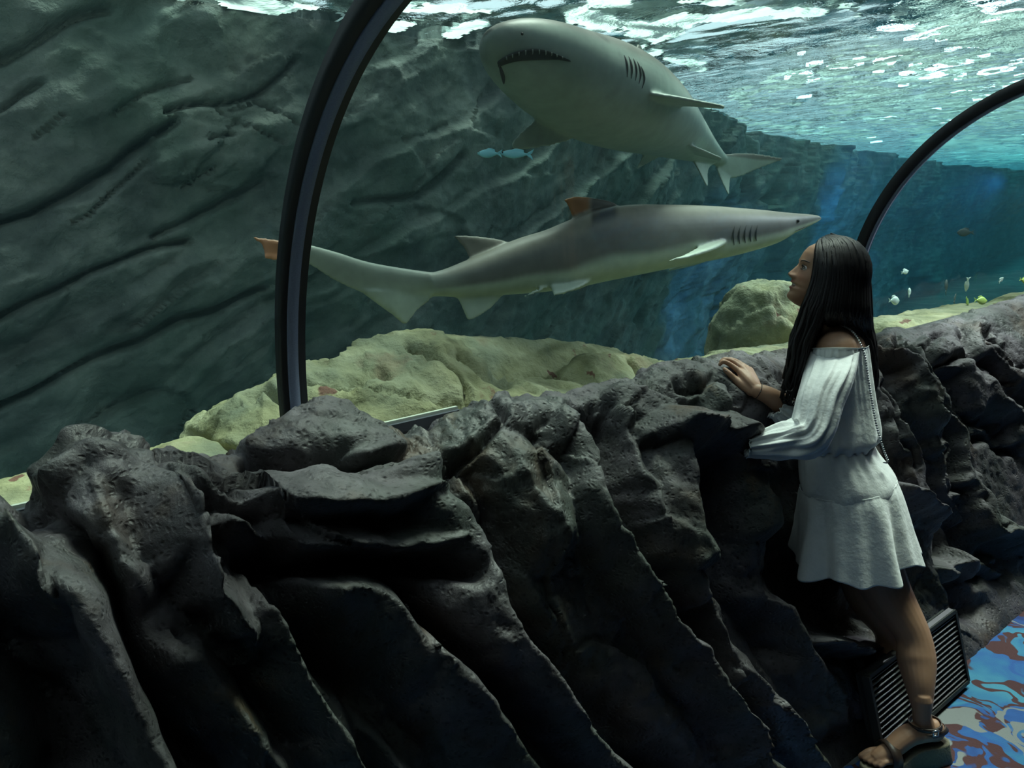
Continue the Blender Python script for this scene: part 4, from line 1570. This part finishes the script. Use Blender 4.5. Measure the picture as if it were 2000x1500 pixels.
nose = np.interp(Z, [.068, .0735, .079, .085, .100, .112, .121, .13], [0, .012, .0215, .0205, .0125, .0068, .002, 0])
nw = np.interp(Z, [.07, .08, .1, .12], [.0135, .013, .0095, .008])
dx = nose * np.exp(-(np.abs(Y) / nw) ** 2.4)
dx += .0105 * (g(Y, .0135, .0062) + g(Y, -.0135, .0062)) * g(Z, .0785, .0065)
dx -= .0075 * (g(Y, .030, .0125) + g(Y, -.030, .0125)) * g(Z, .1115, .0062)
dx += .0038 * (g(Y, .030, .018) + g(Y, -.030, .018)) * g(Z, .129, .006)
dx += .0045 * (g(Y, .040, .016) + g(Y, -.040, .016)) * g(Z, .084, .014)
dx -= .0045 * (g(Y, .033, .006) + g(Y, -.033, .006)) * g(Z, .056, .012)
dx += .0035 * g(Y, 0, .012) * g(Z, .016, .009)
dx += .004 * g(Y, 0, .02) * g(Z, .0605, .004) + .004 * g(Y, 0, .018) * g(Z, .0445, .004)
dx -= .013 * np.exp(-(Y / .024) ** 4) * np.exp(-((Z - .0530 - 6.0 * Y * Y) / .0052) ** 2)
X = X + dx * front
HEADG = HO + X[..., None] * Fh + Y[..., None] * Lh + Z[..., None] * Uh
bodyb = MB()
bodyb.rings(HEADG)
# ear, mostly under the hair
bodyb.ball(hp(-.012, .071, .098), (.017, .008, .03), 10, 8, [Fh, Lh, Uh])

# ---- torso, neck, limbs
TD = 2.42
torso = [(1630, 622, .052, .056), (1632, 640, .062, .105), (1636, 660, .076, .160), (1638, 690, .084, .170), (1634, 760, .098, .145), (1634, 880, .090, .118), (1660, 975, .122, .155), (1676, 1045, .100, .140)]
tr = catmull([list(P(x, y, TD)) + [a, b] for x, y, a, b in torso], 40)
ph = np.linspace(0, 2 * math.pi, 48, endpoint=False)
bodyb.rings(tr[:, None, :3] + np.cos(ph)[None, :, None] * F * tr[:, 3][:, None, None] + np.sin(ph)[None, :, None] * Lf * tr[:, 4][:, None, None])
neck0 = hp(-.030, 0, .035)
bodyb.tube([hp(-.02, 0, .07), neck0, (neck0 + P(1630, 630, TD)) / 2, P(1632, 640, TD)], [.050, .048, .050, .060], 24, 12)


def limb(pts, n=30, sides=22):
    bodyb.tube([p for p, r in pts], [r for p, r in pts], sides, n)


sh_l, sh_r = P(1637, 672, TD) + Lf * .137, P(1637, 672, TD) - Lf * .137
bodyb.ball(sh_l - Lf * .012 + U * .002, (.060, .058, .056), 24, 18, [F, Lf, U])
bodyb.tube([P(1634, 640, TD), sh_l * .5 + P(1634, 650, TD) * .5, sh_l - Lf * .01], [.055, .054, .053], 20, 10)
bodyb.tube([P(1634, 640, TD), sh_r * .5 + P(1634, 650, TD) * .5, sh_r + Lf * .01], [.055, .054, .053], 20, 10)
el_l, wr_l = P(1594, 848, 2.19), P(1476, 870, 2.215)
limb([(sh_l - U * .01, .049), (sh_l * .5 + el_l * .5, .044), (el_l, .038), (el_l * .6 + wr_l * .4, .037), (wr_l, .025)])
# near hand, behind the rock lobe
hl = P(1452, 862, 2.30)
bodyb.tube([wr_l, wr_l * .5 + hl * .5, hl], [.025, .030, .030], 14, 8, up=U, ratio=1.0)
fd = unit(hl - wr_l)
sd = unit(np.cross(fd, U))
for i, (o, ln) in enumerate([(-.030, .066), (-.010, .074), (.010, .070), (.029, .055)]):
    b0 = hl + sd * o
    bodyb.tube([b0 - fd * .02, b0 + fd * ln * .4 + U * .006, b0 + fd * ln * .75 - U * .006, b0 + fd * ln * .95 - U * .022], [.011, .0088, .008, .0065], 8, 12)
bodyb.tube([wr_l + fd * .03 + U * .012, wr_l + fd * .06 + U * .032, wr_l + fd * .09 + U * .036], [.013, .010, .008], 8, 8)

# far arm and the hand on the rock
dr = rock_depth(1440, 735) - 0.012
dW = rock_depth(1477, 764) - 0.03
dW = max(min(dW, dr + .06), dr - .10)
wr_r = P(1478, 763, dW)
el_r = P(1572, 812, dW + .05)
limb([(sh_r, .048), (sh_r * .5 + el_r * .5, .042), (el_r, .037), (el_r * .55 + wr_r * .45, .034), (P(1500, 772, dW), .0275), (wr_r, .0235)])


def HP(x, y, dd=0.0):
    f = np.clip((1478 - x) / 40.0, 0, 1)
    return P(x, y, dW * (1 - f) + dr * f + dd)


fingers = [  # px path (knuckle to tip), depth step, radii
    ([(1446, 727), (1429, 714), (1413, 706), (1406, 712)], .000, (.0098, .0086, .0078, .0062)),
    ([(1452, 721), (1434, 708), (1417, 702), (1408, 706)], .018, (.0100, .0088, .0080, .0064)),
    ([(1458, 720), (1442, 708), (1427, 702), (1417, 704)], .036, (.0096, .0084, .0076, .0062)),
    ([(1464, 723), (1452, 713), (1441, 708), (1433, 709)], .052, (.0084, .0074, .0066, .0054))]
for path, dd, r in fingers:
    k0 = HP(*path[0], dd)
    bodyb.tube([wr_r, wr_r * .5 + k0 * .5 - ray(1450, 735) * .004, k0], [.020, .0175, .0125], 12, 8)
    bodyb.tube([HP(x, y, dd) for x, y in path], r, 10, 16)
bodyb.tube([HP(1468, 763, -.004), HP(1450, 752, -.012), HP(1434, 739, -.016), HP(1423, 729, -.016), HP(1415, 721, -.012)], [.018, .0155, .0105, .0092, .0070], 12, 18)

# legs
hip_l, hip_r = P(1672, 985, TD) + Lf * .07, P(1672, 985, TD) - Lf * .085
kn_l, an_l = P(1780, 1234, 2.32), P(1801, 1384, 2.25)
limb([(hip_l, .085), (P(1724, 1140, 2.37), .075), (kn_l, .051), (P(1790, 1288, 2.30), .0545), (P(1796, 1335, 2.27), .042), (an_l, .0275)], 40)
kn_r, an_r = P(1738, 1228, 2.44), P(1764, 1376, 2.44)
limb([(hip_r, .085), (P(1690, 1140, 2.43), .073), (kn_r, .051), (P(1746, 1285, 2.44), .0535), (P(1757, 1330, 2.44), .042), (an_r, .0275)], 40)
Ff = unit([-0.985, -0.17, 0])
Fs = np.array([-Ff[1], Ff[0], 0])


def foot(an, zfloor=0.0):
    b = np.array([an[0], an[1], 0.0])
    heel = b - Ff * .048 + U * .098
    bodyb.tube([an + U * .03, an - U * .02, b - Ff * .015 + U * .10], [.027, .026, .031], 16, 8)
    bodyb.ball(heel + Ff * .008, (.034, .030, .034), 14, 10, [Ff, Fs, U])
    bodyb.tube([b - Ff * .03 + U * .098, b + Ff * .04 + U * .098, b + Ff * .10 + U * .062, b + Ff * .14 + U * .046], [.032, .033, .029, .022], 16, 14, up=Fs, ratio=.86)
    for k, (o, ln, r) in enumerate([(.026, .062, .0115), (.010, .060, .0085), (-.004, .054, .008), (-.017, .046, .0078), (-.028, .036, .0075)]):
        q = b + Ff * (.115 - .1 * abs(o) * .3) + Fs * o * (1 if an is an_r else -1) + U * .045
        bodyb.tube([q, q + Ff * ln * .55 + U * .002, q + Ff * ln - U * .008], [r * 1.1, r, r * .85], 8, 8)


foot(an_l)
foot(an_r)
bmesh_body = remesh(bodyb.mesh('body'), 0.0026, 3, 0.5)
v = coords(bmesh_body)
h = v - HO
hx, hy, hzv = h @ Fh, h @ Lh, h @ Uh
col = np.tile(np.array((0.34, 0.195, 0.125)), (len(v), 1))
isf = (hx > .04) & (hzv > -.01) & (hzv < .2) & (np.abs(hy) < .07)
blush = np.exp(-((np.abs(hy) - .036) / .018) ** 2) * np.exp(-((hzv - .085) / .018) ** 2) * isf
col = col + blush[:, None] * np.array((.05, -.005, -.005))
lipz = np.exp(-((hzv - .0635 - 6.0 * hy * hy) / .0036) ** 2) + np.exp(-((hzv - .0445 - 6.0 * hy * hy) / .0042) ** 2)
lipm = np.clip(lipz, 0, 1) * np.exp(-(hy / .021) ** 6) * (hx > .07)
col = col * (1 - lipm[:, None]) + np.array((.24, .06, .058)) * lipm[:, None]
cav = np.exp(-((hzv - .0535 - 6.0 * hy * hy) / .0040) ** 4) * np.exp(-(hy / .020) ** 6) * (hx > .065)
col = col * (1 - cav[:, None]) + np.array((.05, .015, .012)) * cav[:, None]
nst = (np.exp(-((np.abs(hy) - .0075) / .0036) ** 2) * np.exp(-((hzv - .0715) / .003) ** 2) * (hx > .085))
col = col * (1 - .85 * nst[:, None]) + np.array((.02, .008, .006)) * .85 * nst[:, None]
paint(bmesh_body, np.clip(col, 0, 1))
attach(link('body', bmesh_body, M['skin']))
# eyes, lids, brows, teeth
for s in (1, -1):
    e = MB()
    ec = hp(.0720, s * .0300, .1115)
    e.ball(ec, .0110, 16, 12)
    eye = attach(e.build('eye', M['eye_white']))
    i = MB()
    look = unit(Fh + Uh * .22 + Lh * 0.03 * s)
    i.ball(ec + look * .0060, .0063, 12, 10)
    q = i.build('iris', M['iris'])
    q.parent = eye
    lid = MB()
    for zz_, rr in ((.0066, .0022), (-.0062, .0012)):
        pts = []
        for a in np.linspace(-1, 1, 9):
            yy = s * (.0305 + a * .0145)
            k = math.sqrt(max(0, 1 - a * a))
            pts.append(hp(.0745 + .0113 * (0.35 + .65 * k), yy, .1115 + zz_ * (k * 1.0 + .0)))
        lid.tube(pts, [rr * .5] + [rr] * 7 + [rr * .5], 6)
    attach(lid.build('lash_line', M['brow']))
    bw = MB()
    pts = [hp(.0915 - .0007 * j - (j / 8) ** 3 * .012, s * (.014 + j * .0043), .1275 + .0045 * math.sin(j / 8 * 2.3)) for j in range(9)]
    bw.tube(pts, [.0016, .0024, .0027, .0027, .0026, .0024, .002, .0016, .001], 6)
    attach(bw.build('eyebrow', M['brow']))
for i in range(-4, 5):
    t = MB()
    yy = i * .0046
    t.box(hp(.0835 - yy * yy * 16, yy, .0555 + 6.0 * yy * yy), (.002, .0021, .0042), [Fh, Lh, Uh])
    attach(t.build('tooth', M['eye_white']))
# nail of the thumb
nb = MB()
nb.ball(HP(1418, 724, -.020), (.0045, .0035, .0018), 8, 6)
attach(nb.build('thumb_nail', M['nail']))

# ---- dress
def wrap_rings(rows, n, k=160, mod=None, th=.0025):
    """closed cloth tube; rows: (centre, a along F, b along left)"""
    q = catmull([list(c) + [a, b] for c, a, b in rows], n)
    ph = np.linspace(0, 2 * math.pi, k, endpoint=False)
    f = np.linspace(0, 1, n)
    FF, PP = np.meshgrid(f, ph, indexing='ij')
    dr_, dz_ = mod(FF, PP) if mod else (0 * FF, 0 * FF)
    out = []
    for off in (0, -th):
        A = q[:, 3][:, None] + dr_ + off
        B = q[:, 4][:, None] + dr_ + off
        out.append(q[:, None, :3] + (A * np.cos(PP))[..., None] * F + (B * np.sin(PP))[..., None] * Lf + dz_[..., None] * U)
    R = np.concatenate([out[0], out[1][::-1], out[0][:1]])
    return R


def bod_mod(f, p):
    gath = np.sin(p * 34 + np.sin(p * 5) * 2.0) * .0030 * np.exp(-f / .22) * smooth01(f / .05)
    w = np.sin(p * 15 + f * 3 + 1.5 * np.sin(p * 4)) * .0045 * smooth01(f / .2) * (0.5 + .5 * f)
    low = np.sin(p * 23 + 2 * np.sin(p * 3)) * .004 * smooth01((f - .7) / .3)
    edge = .004 * np.exp(-(f / .02) ** 2)
    return gath + w + low + edge, .024 * np.maximum(0, np.sin(p)) ** 2 * (1 - f) ** 6 * (f >= 0)


bod = [(P(1636, 672, TD), .088, .212), (P(1635, 680, TD), .092, .212), (P(1632, 725, TD), .104, .180), (P(1634, 785, TD), .113, .155), (P(1637, 828, TD), .120, .155), (P(1637, 850, TD), .121, .155), (P(1635, 862, TD), .110, .145), (P(1634, 868, TD), .103, .138)]
mb = MB()
mb.rings(wrap_rings(bod, 70, 200, bod_mod), cap=False)
dress = attach(mb.build('dress', M['dress']))
dress['label'] = 'white off-shoulder blouson dress'


def sk_mod(f, p):
    w = np.sin(p * 19 + 2 * np.sin(p * 3)) * .0045 * np.exp(-f / .25) + np.sin(p * 7 + f * 4) * .0035 * smooth01(f / .4)
    return w, -.012 * np.cos(p) * f + 0 * f


sk = [(P(1632, 863, TD), .106, .141), (P(1640, 892, TD), .118, .150), (P(1652, 926, TD), .136, .165), (P(1656, 945, TD), .1405, .168), (P(1658, 964, TD), .134, .161)]
mb = MB()
mb.rings(wrap_rings(sk, 40, 160, sk_mod), cap=False)
mb.build('skirt', M['dress'], dress)


def ruf_mod(f, p):
    fo = (np.sin(p * 9 + .6) * .55 + np.sin(p * 14 + 2.0) * .35 + np.sin(p * 5 + 4.) * .4)
    w = fo * .029 * f ** 1.1 + .0015 * np.exp(-(f / .03) ** 2) + np.sin(p * 40) * .0012 * np.exp(-f / .15)
    seam = -.016 * np.cos(p - .15) * (1 - f) - .008 * (1 - f)
    hem = (.005 * np.sin(p * 9 + 2.2) + .009 * np.sin(p * 5 + 1.0) + .012 * np.sin(p * 2 + 2.4)) * f
    return w, seam + hem


ruf = [(P(1655, 938, TD), .1395, .1675), (P(1658, 958, TD), .1485, .176), (P(1662, 1000, TD), .160, .185), (P(1664, 1045, TD), .173, .194), (P(1667, 1088, TD), .186, .202)]
mb = MB()
mb.rings(wrap_rings(ruf, 60, 260, ruf_mod), cap=False)
q = mb.build('ruffle', M['dress'], dress)
q['label'] = 'flared ruffle with a wavy hem'


def sleeve(path, n=60, k=72, seed=0.0, flat=0.0):
    pts = np.array([np.concatenate([p, [r]]) for p, r in path])
    c = catmull(pts, n)
    cc = c[:, :3].copy()
    t, a, b = frames(cc, up=Lf)
    for k_ in range(n):          # the opening lies level around the shoulder
        w_ = max(0.0, 1 - k_ / (n * .22))
        a[k_] = unit(a[k_] * (1 - w_) + unit(a[k_] * np.array([1, 1, 0])) * w_)
        b[k_] = unit(b[k_] * (1 - w_) + unit(b[k_] * np.array([1, 1, 0])) * w_)
    ph = np.linspace(0, 2 * math.pi, k, endpoint=False)
    f = np.linspace(0, 1, n)
    Fq, Pq = np.meshgrid(f, ph, indexing='ij')
    wr = np.sin(Pq * 9 + seed + 1.2 * np.sin(Fq * 6)) * .004 + np.sin(Pq * 17 + Fq * 5 + 1.5 * np.sin(Pq * 3)) * .0032
    wr += np.sin(Pq * 5 + Fq * 26 + seed) * .0055 * np.exp(-((Fq - .52) / .16) ** 2)
    wr += np.sin(Pq * 18) * .003 * smooth01((Fq - .8) / .15) + np.sin(Pq * 26 + 2 * np.sin(Pq * 4)) * .0022 * np.exp(-Fq / .12)
    wr *= smooth01(Fq / .06)
    wr += -.006 * np.exp(-((Fq - .955) / .012) ** 2)
    out = []
    for off in (0, -.0025):
        R = c[:, 3][:, None] + wr + off
        out.append(c[:, None, :3] + (R * np.cos(Pq))[..., None] * a[:, None] + (R * np.sin(Pq))[..., None] * b[:, None])
    mb = MB()
    mb.rings(np.concatenate([out[0], out[1][::-1], out[0][:1]]), cap=False)
    return mb.build('sleeve', M['dress'], dress)


top = P(1632, 672, TD) + Lf * .125
sleeve([(top, .070), (P(1617, 740, 2.235), .066), (P(1602, 785, 2.20), .061), (P(1590, 828, 2.185), .059), (P(1572, 853, 2.18), .056), (P(1540, 861, 2.185), .051), (P(1505, 866, 2.19), .043), (P(1478, 870, 2.195), .034), (P(1466, 871, 2.20), .029), (P(1457, 871, 2.20), .031)])
top = P(1632, 690, TD) - Lf * .125
sleeve([(top, .070), (top * .6 + el_r * .4 - U * .02, .066), (top * .25 + el_r * .75 - U * .015, .060), (el_r - U * .004, .056), (P(1548, 812, dW + .035), .046), (P(1532, 804, dW + .02), .040), (P(1522, 797, dW + .015), .033), (P(1514, 792, dW + .01), .036)], seed=2.0)

# ---- hair
A_ = catmull([(1602, 468), (1598, 492), (1594, 520), (1589, 548), (1578, 580), (1564, 612), (1552, 650), (1543, 690), (1534, 735), (1522, 785)], 60)
B_ = catmull([(1622, 459), (1668, 478), (1688, 508), (1696, 545), (1699, 585), (1701, 625), (1706, 662), (1710, 698), (1713, 732), (1712, 768)], 60)
HC = (hp(-.01, 0, .12) - CAM) @ (-np.array(cz))
hrng = random.Random(5)
hb = MB()
hb.ball(hp(-.020, 0, .125), (.100, .083, .109), 40, 28, [Fh, Lh, Uh])
hb.tube([hp(-.05, 0, .10), hp(-.065, .0, .05), P(1655, 615, HC + .03), P(1675, 680, HC + .06)], [.07, .068, .055, .04], 20, 20, up=Lf, ratio=.75)
N_L = 330
for li in range(N_L):
    near = li % 3 != 0
    t = hrng.random()
    frontlock = t < .34
    end = hrng.uniform(.86, 1.0) if frontlock else hrng.uniform(.86, 1.0)
    n = 22
    u = np.linspace(0, end, n)
    idx = u * 59
    i0 = np.minimum(idx.astype(int), 58)
    fr = (idx - i0)[:, None]
    a = A_[i0] * (1 - fr) + A_[i0 + 1] * fr
    b = B_[i0] * (1 - fr) + B_[i0 + 1] * fr
    # behind the shoulder the locks gather at the back
    te = t if not frontlock else t * (1 - .45 * smooth01((u - .45) / .4))[:, None]
    if not frontlock:
        te = (t + (1 - t) * .72 * smooth01((u - .57) / .15))[:, None]
    xy = a * (1 - te) + b * te
    side = np.sin(np.minimum(u / .24, 1) * math.pi / 2)
    bulge = .086 * math.sqrt(max(.05, 1 - (2 * t - .9) ** 2 * .8))
    if near:
        d = HC - side * bulge
    else:
        d = HC + side * bulge * .9
    low = smooth01((u - .48) / .18) if frontlock else smooth01((u - .54) / .09)
    if frontlock:
        target = (2.27 + .10 * hrng.random()) if near else (HC + hrng.uniform(.0, .09))
    else:
        target = HC + hrng.uniform(.02, .13)
    d = d * (1 - low) + target * low
    ph0 = hrng.uniform(0, 6.28)
    wave = np.sin(u * 30 + ph0) * (2.4 if frontlock else 1.6) * smooth01((u - .4) / .3)
    jx, jy = hrng.gauss(0, 1.6), hrng.gauss(0, 1.0)
    pts = [P(xy[k, 0] + wave[k] + jx * min(1, u[k] * 6), xy[k, 1] + jy, d[k]) for k in range(n)]
    lift = 1.0 + hrng.random() * .05
    for k in range(n):            # keep every lock outside the skull
        q = pts[k] - hp(-.012, 0, .120)
        e = np.array([q @ Fh / .103, q @ Lh / .080, q @ Uh / .110])
        m_ = np.linalg.norm(e)
        if m_ < lift and q @ Uh > -.09:
            pts[k] = hp(-.012, 0, .120) + q * (lift / max(m_, .25))
    if frontlock and hrng.random() < .5:   # curled ends
        pts += [P(xy[-1, 0] + 3, xy[-1, 1] + 10, d[-1]), P(xy[-1, 0] + 10, xy[-1, 1] + 12, d[-1] - .006), P(xy[-1, 0] + 14, xy[-1, 1] + 5, d[-1])]
    m = len(pts)
    r0 = hrng.uniform(.0045, .0075)
    rad = [r0 * (.5 + .5 * min(1, k / 3)) * (1 if k < m * .7 else max(.15, 1 - (k - m * .7) / (m * .3) * .85)) for k in range(m)]
    hb.tube(pts, rad, 5, dome=False)
hair = attach(hb.build('hair', M['hair']))
hair['label'] = 'long wavy black hair'

# ---- sandals
for an, rt in ((an_l, False), (an_r, True)):
    b = np.array([an[0], an[1], 0.0])
    base = MB()
    xs = [-.082, -.070, -.03, .03, .09, .14, .175, .192]
    ws = [.012, .030, .036, .034, .041, .042, .030, .010]
    ts = [.068, .068, .066, .062, .036, .027, .027, .028]
    xs2, ws2, ts2 = [catmull(q, 26)[:, 0] for q in (xs, ws, ts)]
    rings = []
    for x, w, tp in zip(xs2, ws2, ts2):
        q = []
        flare = 1.08
        for yy, z in ((-w * flare, .002), (-w * flare, tp * .3), (-w, tp - .006), (-w * .94, tp), (0, tp - .001), (w * .94, tp), (w, tp - .006), (w * flare, tp * .3), (w * flare, .002), (0, .002)):
            q.append(b + Ff * (x - (0.012 * (1 - z / .068) if x < -.06 else 0)) + Fs * yy + U * z)
        rings.append(q)
    base.rings(np.array(rings))
    s = attach(base.build('sandal', M['wedge']))
    s['label'] = 'olive beige wedge sandal with brown straps'

    def band(c, axis, up, r1, r2, hgt, name='strap', a0=0, a1=360, mat='strap'):
        m_ = MB()
        k = 40
        side = np.cross(up, axis)
        R = []
        for ang in np.radians(np.linspace(a0, a1, k)):
            o = math.cos(ang) * axis
            p_ = side * math.sin(ang)
            q = []
            for rr, zz_ in ((0, -1), (.0035, -1), (.0035, 1), (0, 1)):
                q.append(c + o * (r1 + rr) + p_ * (r2 + rr) + up * zz_ * hgt / 2)
            R.append(q)
        m_.rings(np.array(R))
        o = m_.build(name, M[mat], s)
        o.matrix_parent_inverse = Matrix()
        return o

    band(b + U * .128 - Ff * .012, Ff, unit(U + Ff * .25), .044, .038, .012)
    band(b + U * .105 - Ff * .02, Ff, unit(U * .8 + Ff * .6), .058, .037, .018)
    band(b + Ff * .105 + U * .045, U, Ff, .040, .042, .030, a0=-115, a1=115)
    bk = MB()
    bc = b + U * .126 - Ff * .010 + (Fs if (Fs @ (CAM - b)) > 0 else -Fs) * .044
    fs = unit((Fs if (Fs @ (CAM - b)) > 0 else -Fs))
    for a_, c_ in (((.009, .0018, .0018), (0, .008)), ((.009, .0018, .0018), (0, -.008)), ((.0018, .0018, .009), (.008, 0)), ((.0018, .0018, .009), (-.008, 0))):
        bk.box(bc + Ff * c_[0] + U * c_[1] + fs * .002, a_, [Ff, fs, U])
    bk.build('buckle', M['metal'], s)

# ---- bracelet and ring
def torus_at(p, axis, r, th, name, mat):
    axis = unit(axis)
    a = unit(np.cross(axis, [0.3, 0.2, 0.9]))
    b_ = np.cross(axis, a)
    an = np.linspace(0, 2 * math.pi, 30)
    m_ = MB()
    m_.tube([p + (a * math.cos(x) + b_ * math.sin(x)) * r for x in an], th, 6, dome=False)
    return attach(m_.build(name, mat))


torus_at(wr_r * .9 + P(1500, 772, dW) * .1, P(1500, 772, dW) - wr_r, .0265, .0014, 'bracelet', M['strap'])
torus_at(HP(1437, 720, 0), HP(1429, 714) - HP(1446, 727), .0098, .0009, 'finger_ring', M['metal'])

# ---- chain strap of her bag
ch = catmull([list(P(x, y, d)) for x, y, d in [(1628, 634, 2.38), (1645, 636, 2.33), (1663, 646, 2.30), (1677, 665, 2.28), (1688, 692, 2.275), (1695, 735, 2.275), (1703, 785, 2.28), (1712, 832, 2.285), (1724, 872, 2.29), (1735, 901, 2.30)]], 400)
seg = np.concatenate([[0], np.cumsum(np.linalg.norm(np.diff(ch, axis=0), axis=1))])
cb = MB()
for x in np.arange(0, seg[-1], .0076):
    q = np.array([np.interp(x, seg, ch[:, k]) for k in range(3)])
    cb.ball(q, .0037, 8, 6)
croot = empty('bag_chain', ch[-1], label='silver ball chain bag strap hanging down the back of the white dress', cat='strap')
ci = Matrix.Translation(-croot.location)
q = cb.build('chain', M['metal'], croot)
q.matrix_parent_inverse = ci
kb = MB()
kb.tube([ch[-1], P(1731, 904, 2.30), P(1726, 903, 2.30)], .0028, 8)
q = kb.build('clasp', M['metal'], croot)
q.matrix_parent_inverse = ci

# ---- air grille in the foot of the parapet, behind her legs
gv = empty('vent_grille', at_n(1780, 1340, 1.0), label='dark slatted air grille low in the rock behind her leg', cat='vent')
gi = Matrix.Translation(-gv.location)
gc0, gc1 = at_n(1716, 1452, 1.015), at_n(1872, 1310, 1.03)
s0, s1 = gc0 @ SV, gc1 @ SV
lean = unit(ZV + .22 * NV)
gn = unit(np.cross(SV, lean))
if gn @ NV > 0:
    gn = -gn
o0 = SV * s0 + NV * 1.005 + ZV * .02
W_, H_ = s1 - s0, .245
bx = MB()
bx.box(o0 + SV * W_ / 2 + lean * H_ / 2 - gn * .03, (W_ / 2, H_ / 2, .004), [SV, lean, gn])
q = bx.build('back_plate', M['dark'], gv, smooth=False)
q.matrix_parent_inverse = gi
fb = MB()
for cc, hh in ((SV * W_ / 2, (W_ / 2, .006, .012)), (SV * W_ / 2 + lean * H_, (W_ / 2, .006, .012)), (lean * H_ / 2, (.006, H_ / 2, .012)), (SV * W_ + lean * H_ / 2, (.006, H_ / 2, .012))):
    fb.box(o0 + cc, hh, [SV, lean, gn])
q = fb.build('frame', M['dark'], gv, smooth=False)
q.matrix_parent_inverse = gi
slm = None
for i in range(15):
    c = o0 + SV * W_ / 2 + lean * (.016 + i * .0168)
    if slm is None:
        sb = MB()
        sb.box((0, 0, 0), (W_ / 2 - .006, .0022, .010), [SV, unit(lean + .5 * gn), unit(gn - .5 * lean)])
        slm = sb.mesh('slat')
        slm.materials.append(M['grille'])
    o = bpy.data.objects.new('slat', slm)
    COL.objects.link(o)
    o.parent = gv
    o.location = Vector(c) - gv.location
